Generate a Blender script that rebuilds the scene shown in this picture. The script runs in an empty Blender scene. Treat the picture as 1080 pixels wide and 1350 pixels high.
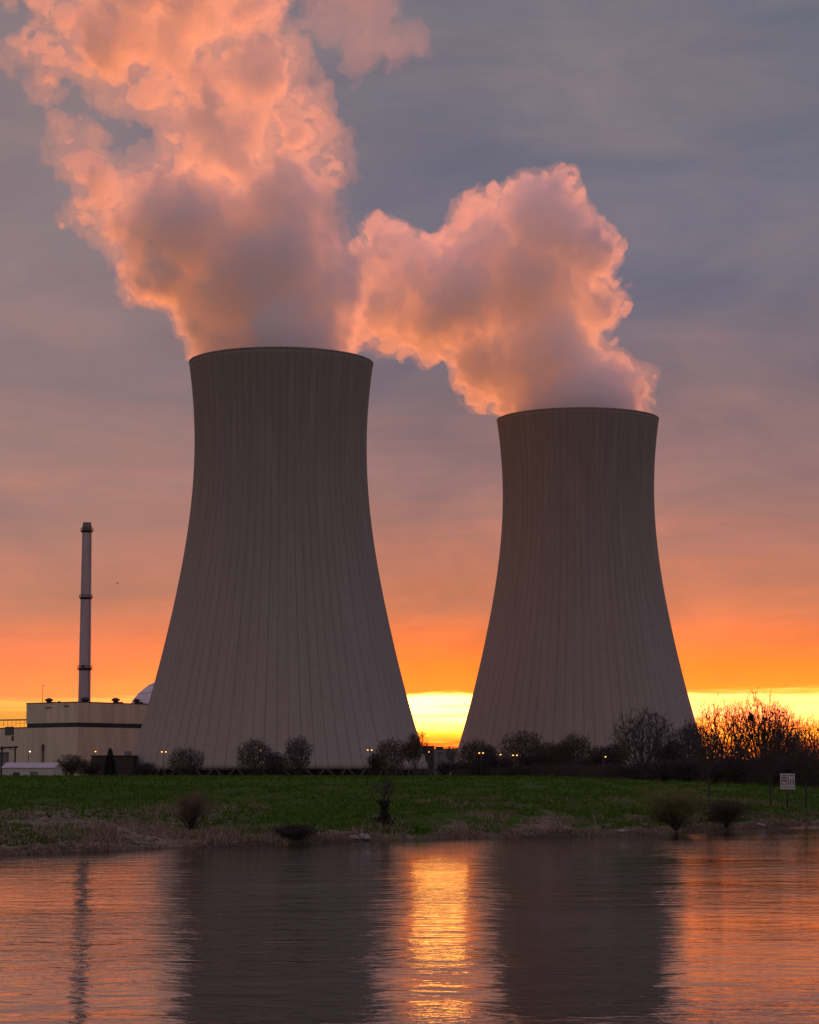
import bpy, bmesh, math, random
import numpy as np
from mathutils import Vector, Matrix, noise as mnoise

R = math.radians
SC = bpy.context.scene
COL = SC.collection
PI = math.pi

# ------------------------------------------------------------------ camera
F, CX, CY, HZ, CAMZ = 3080.0, 540.0, 675.0, 1024.0, 4.0
PITCH = math.atan((HZ - CY) / F)
cam = bpy.data.cameras.new('camera')
cam.sensor_fit = 'HORIZONTAL'; cam.sensor_width = 36.0; cam.lens = F / 1080 * 36
cam.clip_start = 0.5; cam.clip_end = 60000
co = bpy.data.objects.new('camera', cam); COL.objects.link(co)
co.location = (0, 0, CAMZ); co.rotation_euler = (PI / 2 + PITCH, 0, 0)
SC.camera = co

def at(px, py, D):
    """world point seen at photo pixel (px, py) at the distance D along the ground"""
    u, v = (px - CX) / F, -(py - CY) / F
    d = Vector((u, math.cos(PITCH) - v * math.sin(PITCH), math.sin(PITCH) + v * math.cos(PITCH)))
    d *= D / d.y
    return Vector((d.x, d.y, d.z + CAMZ))

# ------------------------------------------------------------------ render settings
SC.render.engine = 'CYCLES'
cy = SC.cycles
cy.max_bounces = 16; cy.diffuse_bounces = 3; cy.glossy_bounces = 4; cy.transmission_bounces = 4
cy.volume_bounces = 14; cy.transparent_max_bounces = 48
cy.use_denoising = True
try:
    cy.denoiser = 'OPENIMAGEDENOISE'; cy.denoising_input_passes = 'RGB_ALBEDO_NORMAL'
except Exception:
    pass
cy.sample_clamp_indirect = 6.0
SC.view_settings.view_transform = 'Standard'; SC.view_settings.look = 'None'
SC.view_settings.exposure = 0.0; SC.view_settings.gamma = 1.0

# ------------------------------------------------------------------ node helpers
class NT:
    def __init__(s, tree):
        s.t = tree; s.n = tree.nodes; s.l = tree.links
    def node(s, typ, **kw):
        n = s.n.new(typ)
        for k, v in kw.items(): setattr(n, k, v)
        return n
    def put(s, sock, v):
        if isinstance(v, bpy.types.NodeSocket): s.l.new(v, sock)
        elif v is not None: sock.default_value = v
    def m(s, op, a, b=None, c=None, clamp=False):
        n = s.node('ShaderNodeMath', operation=op, use_clamp=clamp)
        for i, v in enumerate((a, b, c)):
            if v is not None: s.put(n.inputs[i], v)
        return n.outputs[0]
    def ss(s, v, a, b, ta=0.0, tb=1.0, smooth=True):
        n = s.node('ShaderNodeMapRange', interpolation_type='SMOOTHSTEP' if smooth else 'LINEAR', clamp=True)
        s.put(n.inputs[0], v)
        for i, x in zip((1, 2, 3, 4), (a, b, ta, tb)): s.put(n.inputs[i], x)
        return n.outputs[0]
    def mix(s, f, a, b, mode='MIX'):
        n = s.node('ShaderNodeMix', data_type='RGBA', blend_type=mode)
        s.put(n.inputs[0], f)
        for i, v in ((6, a), (7, b)):
            if isinstance(v, tuple) and len(v) == 3: v = (*v, 1)
            s.put(n.inputs[i], v)
        return n.outputs[2]
    def ramp(s, v, stops, interp='LINEAR'):
        n = s.node('ShaderNodeValToRGB'); cr = n.color_ramp; cr.interpolation = interp
        while len(cr.elements) > 1: cr.elements.remove(cr.elements[-1])
        cr.elements[0].position = stops[0][0]; cr.elements[0].color = (*stops[0][1], 1)
        for p, c in stops[1:]:
            e = cr.elements.new(p); e.color = (*c, 1)
        s.put(n.inputs[0], v); return n.outputs[0]
    def noise(s, vec, scale, detail=4, rough=0.55, dim='3D', dist=0.0):
        n = s.node('ShaderNodeTexNoise', noise_dimensions=dim)
        if vec is not None: s.put(n.inputs['Vector'], vec)
        s.put(n.inputs['Scale'], scale); s.put(n.inputs['Detail'], detail)
        s.put(n.inputs['Roughness'], rough); s.put(n.inputs['Distortion'], dist)
        return n.outputs[0]
    def sep(s, v):
        n = s.node('ShaderNodeSeparateXYZ'); s.put(n.inputs[0], v); return n.outputs
    def comb(s, x, y, z):
        n = s.node('ShaderNodeCombineXYZ')
        for i, v in enumerate((x, y, z)): s.put(n.inputs[i], v)
        return n.outputs[0]
    def mapping(s, v, scale=(1, 1, 1), loc=(0, 0, 0), rot=(0, 0, 0)):
        n = s.node('ShaderNodeMapping'); s.put(n.inputs[0], v)
        n.inputs['Scale'].default_value = scale; n.inputs['Location'].default_value = loc
        n.inputs['Rotation'].default_value = rot
        return n.outputs[0]

def new_mat(name):
    m = bpy.data.materials.new(name); m.use_nodes = True
    m.node_tree.nodes.clear()
    T = NT(m.node_tree); out = T.node('ShaderNodeOutputMaterial')
    return m, T, out

def coords(T, which='Object'):
    return T.node('ShaderNodeTexCoord').outputs[which]

def basic(name, color, rough=0.8, var=0.25, scale=0.6, metallic=0.0, bump=0.0, col2=None, stretch=(1, 1, 1), coord='Object'):
    m, T, out = new_mat(name)
    v = T.mapping(coords(T, coord), stretch)
    n = T.noise(v, scale, 6, 0.6)
    c2 = col2 or tuple(x * (1 - var) for x in color)
    c = T.mix(T.ss(n, 0.35, 0.68), tuple(min(1, x * (1 + var * 0.4)) for x in color), c2)
    p = T.node('ShaderNodeBsdfPrincipled')
    T.put(p.inputs['Base Color'], c); p.inputs['Roughness'].default_value = rough
    p.inputs['Metallic'].default_value = metallic
    if bump:
        b = T.node('ShaderNodeBump'); b.inputs['Strength'].default_value = 0.6; b.inputs['Distance'].default_value = bump
        T.put(b.inputs['Height'], n); T.put(p.inputs['Normal'], b.outputs[0])
    T.put(out.inputs['Surface'], p.outputs[0])
    return m

def emit(name, color, strength):
    m, T, out = new_mat(name)
    e = T.node('ShaderNodeEmission'); e.inputs[0].default_value = (*color, 1); e.inputs[1].default_value = strength
    T.put(out.inputs['Surface'], e.outputs[0]); return m

# ------------------------------------------------------------------ world: evening sky under a cloud deck
SUN_EL, SUN_X = 0.35, (588 - CX) / F
w = bpy.data.worlds.new('World'); SC.world = w; w.use_nodes = True
w.node_tree.nodes.clear(); T = NT(w.node_tree)
wo = T.node('ShaderNodeOutputWorld'); bg = T.node('ShaderNodeBackground')
T.put(wo.inputs[0], bg.outputs[0])
d = T.node('ShaderNodeTexCoord').outputs['Generated']
x, y, z = T.sep(d)
hl = T.m('MAXIMUM', T.m('SQRT', T.m('ADD', T.m('MULTIPLY', x, x), T.m('MULTIPLY', y, y))), 0.001)
el = T.m('MAXIMUM', T.m('DIVIDE', z, hl), 0.0)                 # tangent of the elevation
azx = T.m('DIVIDE', x, hl); azy = T.m('DIVIDE', y, hl)
# the cloud deck lies on a plane overhead: streaks run together towards the horizon
pl = T.m('DIVIDE', 1.0, T.m('ADD', el, 0.09))
pv = T.comb(T.m('MULTIPLY', azx, pl), T.m('MULTIPLY', azy, pl), 0.0)
n1 = T.noise(T.mapping(pv, (0.55, 1.5, 1), (3.1, 1.7, 0), (0, 0, R(-9))), 1.5, 7, 0.58, dist=0.5)
n2 = T.noise(T.mapping(pv, (1.5, 3.2, 1), (8.3, 4.4, 0), (0, 0, R(6))), 1.3, 6, 0.6, dist=0.3)
fine = T.noise(T.comb(T.m('MULTIPLY', azx, 14.0), T.m('MULTIPLY', azy, 14.0), T.m('MULTIPLY', el, 260.0)), 1.0, 5, 0.6)
sh = T.m('ADD', T.m('MULTIPLY', T.m('SUBTRACT', n1, 0.5), 0.55), T.m('MULTIPLY', T.m('SUBTRACT', n2, 0.5), 0.30))
amt = T.ss(el, 0.03, 0.13, 0.010, 0.075)
ed = T.m('ADD', el, T.m('MULTIPLY', sh, amt))
us = T.m('POWER', T.m('MAXIMUM', ed, 0.0001), 0.5, clamp=True)        # square root spreads the low sky over the ramp
def q(e): return math.sqrt(e)
front = T.ramp(us, [(q(.0), (1.0, .34, .05)), (q(.036), (2.3, .40, .035)), (q(.046), (1.9, .31, .036)), (q(.058), (1.1, .245, .066)),
    (q(.073), (.68, .222, .112)), (q(.098), (.49, .203, .150)), (q(.132), (.315, .185, .180)), (q(.17), (.235, .165, .185)),
    (q(.225), (.215, .180, .220)), (q(.33), (.165, .172, .215)), (q(.6), (.18, .165, .24)), (1.0, (.235, .205, .41))])
rear = T.ramp(us, [(0, (.39, .315, .262)), (q(.08), (.47, .375, .315)), (q(.25), (.37, .305, .295)), (q(.5), (.29, .25, .34)), (1.0, (.235, .205, .41))])
sunaz = T.m('ADD', T.m('MULTIPLY', azx, math.sin(math.atan(SUN_X))), T.m('MULTIPLY', azy, math.cos(math.atan(SUN_X))))
deck = T.mix(T.ss(sunaz, -0.1, 0.93), rear, front)
big = T.noise(T.mapping(pv, (.62, .95, 1), (5.3, 2.2, 0), (0, 0, R(-20))), 1.3, 8, .60, dist=.8)
mott = T.noise(T.mapping(T.comb(T.m('MULTIPLY', azx, 11.0), T.m('MULTIPLY', el, 26.0), azy), (1, 1, 1), (1.7, 4.0, 2.0), (0, 0, R(-14))), 1.0, 7, .58, dist=.5)
hi_ = T.ss(el, .05, .16)
deck = T.mix(hi_, deck, T.mix(1.0, deck, T.ramp(big, [(.30, (.80, .92, 1.02)), (.5, (1, 1, 1)), (.70, (1.30, 1.08, 1.02))]), 'MULTIPLY'))
deck = T.mix(1.0, deck, T.ramp(mott, [(.28, (.80, .85, .92)), (.5, (1, 1, 1)), (.72, (1.24, 1.14, 1.06))]), 'MULTIPLY')
deck = T.mix(T.m('MULTIPLY', T.ss(azx, .03, -.18), .6), deck, T.mix(.5, deck, (.42, .26, .22)))
# open strip below the deck
edge = T.m('ADD', 0.0335, T.m('MULTIPLY', T.m('SUBTRACT', azx, SUN_X), 0.012))
ef = T.m('ADD', el, T.m('MULTIPLY', T.m('SUBTRACT', fine, 0.5), 0.0115))
gap = T.ss(T.m('SUBTRACT', ef, edge), -0.0016, 0.0030, 1.0, 0.0)
near = T.ss(sunaz, 0.9835, 0.9995)                                  # close to the sun's bearing
sglow = T.ss(T.m('ADD', azx, 0.0), -0.155, -0.06)
strip_hot = T.ramp(T.m('MULTIPLY', ef, 20.0), [(0.0, (1.3, .15, .012)), (.27, (1.7, .22, .018)), (.36, (4.5, 1.1, .07)), (.44, (8.5, 3.0, .40)), (.55, (10.0, 4.4, .85)), (.70, (11.5, 4.8, .88))])
strip_side = T.ramp(T.m('MULTIPLY', ef, 20.0), [(0.0, (1.2, .16, .015)), (.27, (1.6, .25, .022)), (.36, (4.0, .95, .05)), (.44, (6.0, 1.15, .17)), (.55, (6.8, 1.4, .38)), (.70, (7.5, 1.5, .34))])
strip_hot = T.mix(T.ss(T.m('ABSOLUTE', T.m('SUBTRACT', azx, SUN_X)), .03, .11), strip_hot, strip_side)
strip_cool = T.ramp(T.m('MULTIPLY', ef, 20.0), [(0.0, (.75, .13, .03)), (.25, (.85, .16, .03)), (.38, (1.0, .36, .05)), (.50, (1.0, .42, .07)), (.60, (1.05, .58, .11)), (.70, (1.0, .45, .08))])
strip = T.mix(sglow, strip_cool, strip_hot)
bars = T.ss(T.noise(T.comb(T.m('MULTIPLY', azx, 9.0), 0.0, T.m('MULTIPLY', el, 330.0)), 1.0, 3, 0.5), 0.50, 0.66)
strip = T.mix(T.m('MULTIPLY', bars, 0.55), strip, (5.0, 1.5, .13))
behind = T.ss(sunaz, 0.55, 0.93)
strip = T.mix(behind, rear, strip)
skyc = T.mix(gap, deck, strip)
ni = T.node('ShaderNodeTexSky', sky_type='NISHITA')
ni.sun_disc = False; ni.sun_elevation = R(SUN_EL); ni.sun_rotation = math.atan(SUN_X)
ni.dust_density = 3.0
nis = T.mix(1.0, ni.outputs[0], (.05, .05, .05), 'MULTIPLY')
T.put(bg.inputs[0], T.mix(0.06, skyc, nis)); bg.inputs[1].default_value = 1.0
try: w.cycles.sampling_method = 'AUTOMATIC'
except Exception: pass

# ------------------------------------------------------------------ sun, low behind the towers
sl = bpy.data.lights.new('sun', 'SUN'); so = bpy.data.objects.new('sun', sl); COL.objects.link(so)
sl.energy = 4.3; sl.color = (1.0, .245, .052); sl.angle = R(0.5)
sd = Vector((SUN_X, 1.0, math.tan(R(SUN_EL)))).normalized()
so.rotation_euler = sd.to_track_quat('Z', 'Y').to_euler()
so.location = (100, 3000, 300)

# ------------------------------------------------------------------ mesh helpers
def tag(o, label=None, cat=None, group=None, kind=None):
    if label: o['label'] = label
    if cat: o['category'] = cat
    if group: o['group'] = group
    if kind: o['kind'] = kind
    return o

def empty(name, loc, rz=0.0):
    o = bpy.data.objects.new(name, None); COL.objects.link(o)
    o.location = loc; o.rotation_euler = (0, 0, rz); o.empty_display_size = 0.5
    return o

class MB:
    """collects shapes; build() links them as one mesh object"""
    def __init__(s): s.v = []; s.f = []; s.mi = []; s.sm = []
    def add(s, vs, fs, mi=0, smooth=False):
        b = len(s.v); s.v.extend([tuple(v) for v in vs])
        for f in fs:
            s.f.append(tuple(i + b for i in f)); s.mi.append(mi); s.sm.append(smooth)
        return s
    def box(s, c, size, rz=0.0, mi=0, rot=None):
        hx, hy, hz = size[0] / 2, size[1] / 2, size[2] / 2
        M = rot if rot is not None else Matrix.Rotation(rz, 3, 'Z')
        vs = [Vector(c) + M @ Vector((sx * hx, sy * hy, sz * hz)) for sx in (-1, 1) for sy in (-1, 1) for sz in (-1, 1)]
        return s.add(vs, [(0, 1, 3, 2), (4, 6, 7, 5), (0, 4, 5, 1), (2, 3, 7, 6), (0, 2, 6, 4), (1, 5, 7, 3)], mi)
    def tube(s, pts, rad, n=8, cap=True, mi=0, smooth=True):
        pts = [Vector(p) for p in pts]
        if not isinstance(rad, (list, tuple)): rad = [rad] * len(pts)
        vs = []
        for i, p in enumerate(pts):
            a = pts[max(i - 1, 0)]; b = pts[min(i + 1, len(pts) - 1)]
            t = (b - a).normalized()
            r = Vector((1, 0, 0)) if abs(t.x) < 0.8 else Vector((0, 1, 0))
            u = t.cross(r).normalized(); vv = t.cross(u)
            for k in range(n):
                an = 2 * PI * k / n
                vs.append(p + (u * math.cos(an) + vv * math.sin(an)) * rad[i])
        fs = []
        for i in range(len(pts) - 1):
            for k in range(n):
                k2 = (k + 1) % n
                fs.append((i * n + k, i * n + k2, (i + 1) * n + k2, (i + 1) * n + k))
        if cap:
            fs.append(tuple(range(n))[::-1]); fs.append(tuple((len(pts) - 1) * n + k for k in range(n)))
        return s.add(vs, fs, mi, smooth)
    def lathe(s, prof, n=32, c=(0, 0, 0), mi=0, smooth=True):
        vs = []; fs = []
        for (r, zz) in prof:
            for k in range(n):
                a = 2 * PI * k / n
                vs.append((c[0] + r * math.cos(a), c[1] + r * math.sin(a), c[2] + zz))
        for i in range(len(prof) - 1):
            for k in range(n):
                k2 = (k + 1) % n
                fs.append((i * n + k, i * n + k2, (i + 1) * n + k2, (i + 1) * n + k))
        return s.add(vs, fs, mi, smooth)
    def prism(s, poly, z0, z1, mi=0):
        n = len(poly)
        vs = [(p[0], p[1], z0) for p in poly] + [(p[0], p[1], z1) for p in poly]
        fs = [tuple(range(n))[::-1], tuple(range(n, 2 * n))] + [(i, (i + 1) % n, (i + 1) % n + n, i + n) for i in range(n)]
        return s.add(vs, fs, mi)
    def build(s, name, mats, parent=None, bevel=0.0):
        me = bpy.data.meshes.new(name); me.from_pydata(s.v, [], s.f); me.update()
        if not isinstance(mats, (list, tuple)): mats = [mats]
        for m in mats: me.materials.append(m)
        me.polygons.foreach_set('material_index', s.mi)
        me.polygons.foreach_set('use_smooth', s.sm)
        o = bpy.data.objects.new(name, me); COL.objects.link(o)
        if parent: o.parent = parent
        if bevel:
            b = o.modifiers.new('bevel', 'BEVEL'); b.width = bevel; b.segments = 2; b.limit_method = 'ANGLE'
        return o

def np_mesh(name, V, Fq, mats, smooth=False, mi=None):
    """mesh object from numpy arrays, all faces with the same number of corners"""
    me = bpy.data.meshes.new(name); k = Fq.shape[1]
    me.vertices.add(len(V)); me.vertices.foreach_set('co', np.ascontiguousarray(V, np.float32).ravel())
    me.loops.add(Fq.size); me.loops.foreach_set('vertex_index', np.ascontiguousarray(Fq, np.int32).ravel())
    me.polygons.add(len(Fq))
    me.polygons.foreach_set('loop_start', np.arange(0, Fq.size, k, dtype=np.int32))
    me.polygons.foreach_set('loop_total', np.full(len(Fq), k, np.int32))
    for m in (mats if isinstance(mats, (list, tuple)) else [mats]): me.materials.append(m)
    if mi is not None: me.polygons.foreach_set('material_index', np.asarray(mi, np.int32))
    me.polygons.foreach_set('use_smooth', np.full(len(Fq), smooth, bool))
    me.update(calc_edges=True); me.validate()
    o = bpy.data.objects.new(name, me); COL.objects.link(o)
    return o

def kids(o): return [c for c in COL.objects if c.parent == o]
def copy_tree(o, name=None):
    c = o.copy(); COL.objects.link(c)
    for ch in list(o.children):
        d_ = ch.copy(); COL.objects.link(d_); d_.parent = c
        for g in list(ch.children):
            e_ = g.copy(); COL.objects.link(e_); e_.parent = d_
    return c

# ------------------------------------------------------------------ noise on arrays
def vnoise(P, seed):
    """gradient noise, P (N,3) -> (N,) about -0.7..0.7"""
    rs = np.random.RandomState(seed)
    perm = rs.permutation(256); perm = np.concatenate([perm, perm, perm])
    g = rs.normal(size=(256, 3)).astype(np.float32); g /= np.linalg.norm(g, axis=1)[:, None]
    Pi = np.floor(P).astype(np.int64); Pf = (P - Pi).astype(np.float32); Pi &= 255
    u = Pf * Pf * Pf * (Pf * (Pf * 6 - 15) + 10)
    out = np.zeros(len(P), np.float32)
    for dx in (0, 1):
        wx = u[:, 0] if dx else 1 - u[:, 0]
        for dy in (0, 1):
            wy = u[:, 1] if dy else 1 - u[:, 1]
            for dz in (0, 1):
                wz = u[:, 2] if dz else 1 - u[:, 2]
                h = perm[perm[perm[(Pi[:, 0] + dx) & 255] + ((Pi[:, 1] + dy) & 255)] + ((Pi[:, 2] + dz) & 255)]
                gg = g[h]
                dt = gg[:, 0] * (Pf[:, 0] - dx) + gg[:, 1] * (Pf[:, 1] - dy) + gg[:, 2] * (Pf[:, 2] - dz)
                out += wx * wy * wz * dt
    return out

# ------------------------------------------------------------------ terrain
BX = np.array([-4000, -400, -120, -60, -21, -13, -6.5, -1, 8, 17, 24, 35, 60, 150, 500, 4000], float)
BY = np.array([-1600, -160, 20, 76, 121, 132.5, 143, 150, 156.5, 166, 178.6, 199, 232, 340, 700, 2600], float)
def bank(x): return np.interp(x, BX, BY)
S_K = 0.65
PS = np.array([-60, -6, -1.2, 0, 0.5, 2.2, 5, 8, 16, 40, 100, 215, 300, 420, 3000, 9000], float)
PZ = np.array([-2.6, -2.0, -0.5, -0.05, .22, .62, 1.05, 1.35, 1.75, 2.55, 3.3, 4.12, 3.5, 3.3, 3.3, 3.3], float)
def terr(x, y):
    x = np.asarray(x, float); y = np.asarray(y, float)
    s = (y - bank(x)) * S_K
    wob = 0.8 * np.sin(x * 0.37 + 1.0) + 0.6 * np.sin(x * 0.93 + 2.0) + 0.35 * np.sin(x * 2.3)
    zz = np.interp(s - wob * 0.7, PS, PZ)
    b = np.clip(s / 6, 0, 1) * np.clip(1 - (s - 100) / 100, 0, 1)
    zz = zz + b * (0.17 * np.sin(x * 0.5 + y * 0.13) + 0.14 * np.sin(x * 0.21 - y * 0.31 + 1.3) + 0.05 * np.sin(x * 1.1 + y * .4))
    return zz
def tz(x, y): return float(terr(x, y))

xs = np.concatenate([np.linspace(-4000, -300, 24)[:-1], np.linspace(-300, -60, 31)[:-1], np.linspace(-60, 70, 330)[:-1],
                     np.linspace(70, 300, 40)[:-1], np.linspace(300, 4000, 24)])
ss = np.concatenate([np.linspace(-14, -2, 6)[:-1], np.linspace(-2, 16, 60)[:-1], np.linspace(16, 110, 70)[:-1],
                     np.linspace(110, 320, 40)[:-1], np.geomspace(320, 12000, 22)])
XX, SS = np.meshgrid(xs, ss, indexing='ij')
YY = bank(XX) + SS / S_K
ZZ = terr(XX, YY)
nb = vnoise(np.stack([XX.ravel() * .9, YY.ravel() * .9, np.zeros(XX.size)], 1), 5).reshape(XX.shape) * np.clip(SS / 1.5, 0, 1) * np.clip(1 - (SS - 60) / 60, 0, 1)
ZZ = ZZ + nb * 0.30
V = np.stack([XX.ravel(), YY.ravel(), ZZ.ravel()], 1)
ny = len(ss); I = np.arange(len(xs) - 1)[:, None] * ny + np.arange(ny - 1)[None, :]
Fq = np.stack([I, I + ny, I + ny + 1, I + 1], -1).reshape(-1, 4)

m_ground, T, out = new_mat('meadow')
pos = coords(T, 'Object'); gx, gy, gz = T.sep(pos)
att = T.node('ShaderNodeAttribute'); att.attribute_name = 'inland'
s_in = att.outputs['Fac']
nA = T.noise(T.mapping(pos, (.20, .10, 1)), 1.0, 6, .62)
nB = T.noise(pos, 1.7, 6, .66)
nC = T.noise(T.mapping(pos, (.05, .018, 1), (7, 3, 0)), 1.0, 4, .5)
grn = T.mix(T.ss(nB, .33, .68), (.030, .072, .006), (.080, .145, .014))
grn = T.mix(T.m('MULTIPLY', T.ss(nC, .45, .66), .45), grn, (.115, .130, .032))
tan = T.mix(T.ss(nB, .3, .7), (.12, .092, .055), (.36, .28, .185))
lim = T.m('ADD', T.m('MULTIPLY', T.m('SUBTRACT', nA, .5), 60.0), T.m('MULTIPLY', T.m('SUBTRACT', nB, .5), 10.0))
tm = T.ss(T.m('ADD', s_in, lim), -3.0, 6.0, 1.0, 0.0)
lw_ = T.m('MULTIPLY', T.ss(gx, -8.0, -15.0), T.ss(T.m('ADD', s_in, T.m('MULTIPLY', T.m('SUBTRACT', nA, .5), 50.0)), 10.0, 26.0, 1.0, 0.0))
tm = T.m('MAXIMUM', tm, T.m('MULTIPLY', lw_, T.ss(nB, .36, .52)))
tm = T.m('MAXIMUM', tm, T.ss(T.m('ADD', s_in, T.m('MULTIPLY', T.m('SUBTRACT', nB, .5), 2.0)), .4, 1.7, 1.0, 0.0))
c = T.mix(tm, grn, tan)
mud = T.m('MULTIPLY', T.ss(T.m('ADD', s_in, T.m('MULTIPLY', T.m('SUBTRACT', nB, .5), 3.0)), -.2, .9, 1.0, 0.0), .8)
c = T.mix(mud, c, (.045, .034, .026))
p = T.node('ShaderNodeBsdfPrincipled'); T.put(p.inputs['Base Color'], c); p.inputs['Roughness'].default_value = .95
p.inputs['Specular IOR Level'].default_value = .1
b = T.node('ShaderNodeBump'); b.inputs['Strength'].default_value = .9; b.inputs['Distance'].default_value = .25
T.put(b.inputs['Height'], T.noise(pos, 3.0, 6, .7)); T.put(p.inputs['Normal'], b.outputs[0])
T.put(out.inputs['Surface'], p.outputs[0])
land = np_mesh('ground', V, Fq, m_ground, True)
a_ = land.data.attributes.new('inland', 'FLOAT', 'POINT'); a_.data.foreach_set('value', SS.ravel().astype(np.float32))
tag(land, 'green riverside meadow with a ragged tan bank', 'ground', kind='structure')

# near bank on the photographer's side, out of the frame
xs2 = np.linspace(-300, 300, 61); q2 = np.concatenate([np.linspace(-3, 12, 12), np.array([20, 40, 80, 160, 400, 900])])
X2, Q2 = np.meshgrid(xs2, q2, indexing='ij')
Y2 = 18 + 1.0 * X2 - Q2 / .7
Z2 = np.interp(Q2, [-3, 0, 2, 8, 12, 900], [-1.5, -.05, .9, 1.9, 2.2, 2.4])
I2 = np.arange(len(xs2) - 1)[:, None] * len(q2) + np.arange(len(q2) - 1)[None, :]
nbk = np_mesh('near_bank', np.stack([X2.ravel(), Y2.ravel(), Z2.ravel()], 1), np.stack([I2, I2 + 1, I2 + len(q2) + 1, I2 + len(q2)], -1).reshape(-1, 4), m_ground, True)
a_ = nbk.data.attributes.new('inland', 'FLOAT', 'POINT'); a_.data.foreach_set('value', Q2.ravel().astype(np.float32))
tag(nbk, 'grassy near bank on this side of the river', 'ground', kind='structure')

# ------------------------------------------------------------------ river
m_water, T, out = new_mat('river_water')
pos = coords(T, 'Object')
h1 = T.noise(T.mapping(pos, (.40, .60, 1), (0, 0, 0), (0, 0, R(-8))), 1.0, 3, .5, dist=.6)
h2 = T.noise(T.mapping(pos, (1.35, 2.2, 1), (0, 0, 0), (0, 0, R(5))), 1.0, 3, .55, dist=.5)
h3 = T.noise(T.mapping(pos, (4.4, 7.0, 1)), 1.0, 3, .6)
calm = T.ss(T.noise(T.mapping(pos, (.035, .05, 1), (2, 5, 0), (0, 0, R(-45))), 1.0, 4, .55), .32, .68, .30, 1.35)
h = T.m('ADD', T.m('MULTIPLY', h1, .056), T.m('ADD', T.m('MULTIPLY', h2, .020), T.m('MULTIPLY', h3, .0036)))
h = T.m('MULTIPLY', h, calm)
p = T.node('ShaderNodeBsdfPrincipled')
p.inputs['Base Color'].default_value = (.016, .012, .009, 1); p.inputs['Roughness'].default_value = .035
p.inputs['IOR'].default_value = 1.333; p.inputs['Specular IOR Level'].default_value = .5
b = T.node('ShaderNodeBump'); b.inputs['Strength'].default_value = 1.0; b.inputs['Distance'].default_value = 1.0
T.put(b.inputs['Height'], h); T.put(p.inputs['Normal'], b.outputs[0])
T.put(out.inputs['Surface'], p.outputs[0])
mb = MB()
mb.add([(-2500, -1500, 0), (2500, -1500, 0), (2500, 2500, 0), (-2500, 2500, 0)], [(0, 1, 2, 3)])
# keep the sheet under the banks only as far as the river: clip it by the land, which stands above it
wat = mb.build('river_water', m_water); tag(wat, 'brown rippled river mirroring the sunset', 'river', kind='structure')
# ------------------------------------------------------------------ far hill
m_hill = basic('wooded_hill', (.045, .040, .022), .95, .4, .02, coord='Object')
hx = np.linspace(-1500, 1700, 260); hyv = np.linspace(0, 1200, 30)
HX, HY = np.meshgrid(hx, hyv, indexing='ij')
prof = 68 + 5 * np.sin(HX / 310 + .8) - HX * .012 + 5 * np.sin(HX / 120.) + 4 * vnoise(np.stack([HX.ravel() / 60, HY.ravel() / 60, HX.ravel() * 0], 1), 3).reshape(HX.shape)
prof = prof * (1 - .62 * np.clip((HX - 260) / 330, 0, 1))
HZZ = 2 + prof * np.sin(np.clip(HY / 1200, 0, 1) * PI * .6) ** 1.0
HZZ += 3.0 * vnoise(np.stack([HX.ravel() / 12, HY.ravel() / 12, HX.ravel() * 0], 1), 4).reshape(HX.shape)
nh = len(hyv); IH = np.arange(len(hx) - 1)[:, None] * nh + np.arange(nh - 1)[None, :]
hill = np_mesh('hill', np.stack([HX.ravel(), HY.ravel() + 5200, HZZ.ravel()], 1), np.stack([IH, IH + nh, IH + nh + 1, IH + 1], -1).reshape(-1, 4), m_hill, False)
tag(hill, 'low wooded hill on the horizon between the towers', 'hill', kind='structure')

# ------------------------------------------------------------------ cooling towers
HW = [(480, 120.9), (500, 118.9), (520, 116.9), (550, 114.4), (575, 113.3), (600, 113.2), (625, 114.1), (650, 116.1), (680, 119.2), (710, 123.3),
      (740, 128.2), (780, 135.2), (820, 143.8), (860, 153.4), (900, 164.0), (940, 175.0), (980, 187.2), (1014, 198.6)]
D1, D2 = 828.0, 955.0
ys_ = np.array([h[0] for h in HW], float); ws_ = np.array([h[1] for h in HW], float)
pz = np.array([at(369, yy, D1).z for yy in ys_]); prr = []
for yy, ww in HW:
    a1 = at(369 + ww, yy, D1) - at(369, yy, D1)
    k = a1.x; prr.append(k * D1 / math.sqrt(D1 * D1 + k * k))
prr = np.array(prr)
GZ = 3.3
# smooth profile: quartic fit through the measured radii
pf = np.polyfit(pz, prr, 5)
Z_TOP, Z_BOT = pz[0], pz[-1]

m_shell, T, out = new_mat('tower_concrete')
pos = coords(T, 'Object'); gx, gy, gz = T.sep(pos)
ang = T.m('ARCTAN2', gy, gx)
NR = 76
ph = T.m('MULTIPLY', ang, NR / (2 * PI))
fr = T.m('ABSOLUTE', T.m('SUBTRACT', T.m('FRACT', T.m('ADD', ph, 100.0)), .5))       # .0 mid-panel .. .5 at a joint... 
line = T.ss(fr, .012, .075, 1.0, 0.0)
rnd = T.node('ShaderNodeTexWhiteNoise', noise_dimensions='1D'); T.put(rnd.inputs[1], T.m('FLOOR', T.m('ADD', ph, 100.0)))
panel = rnd.outputs[0]
sv = T.comb(T.m('MULTIPLY', ang, 40.0), 0.0, T.m('MULTIPLY', gz, .045))
streak = T.noise(sv, 1.0, 6, .6)
sv2 = T.comb(T.m('MULTIPLY', ang, 9.0), 3.0, T.m('MULTIPLY', gz, .03))
patch = T.noise(sv2, 1.0, 5, .6)
grain = T.noise(pos, .55, 6, .7)
lift = T.ss(T.m('ABSOLUTE', T.m('SUBTRACT', T.m('FRACT', T.m('DIVIDE', gz, 1.5)), .5)), .0, .07, 1.0, 0.0)
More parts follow.
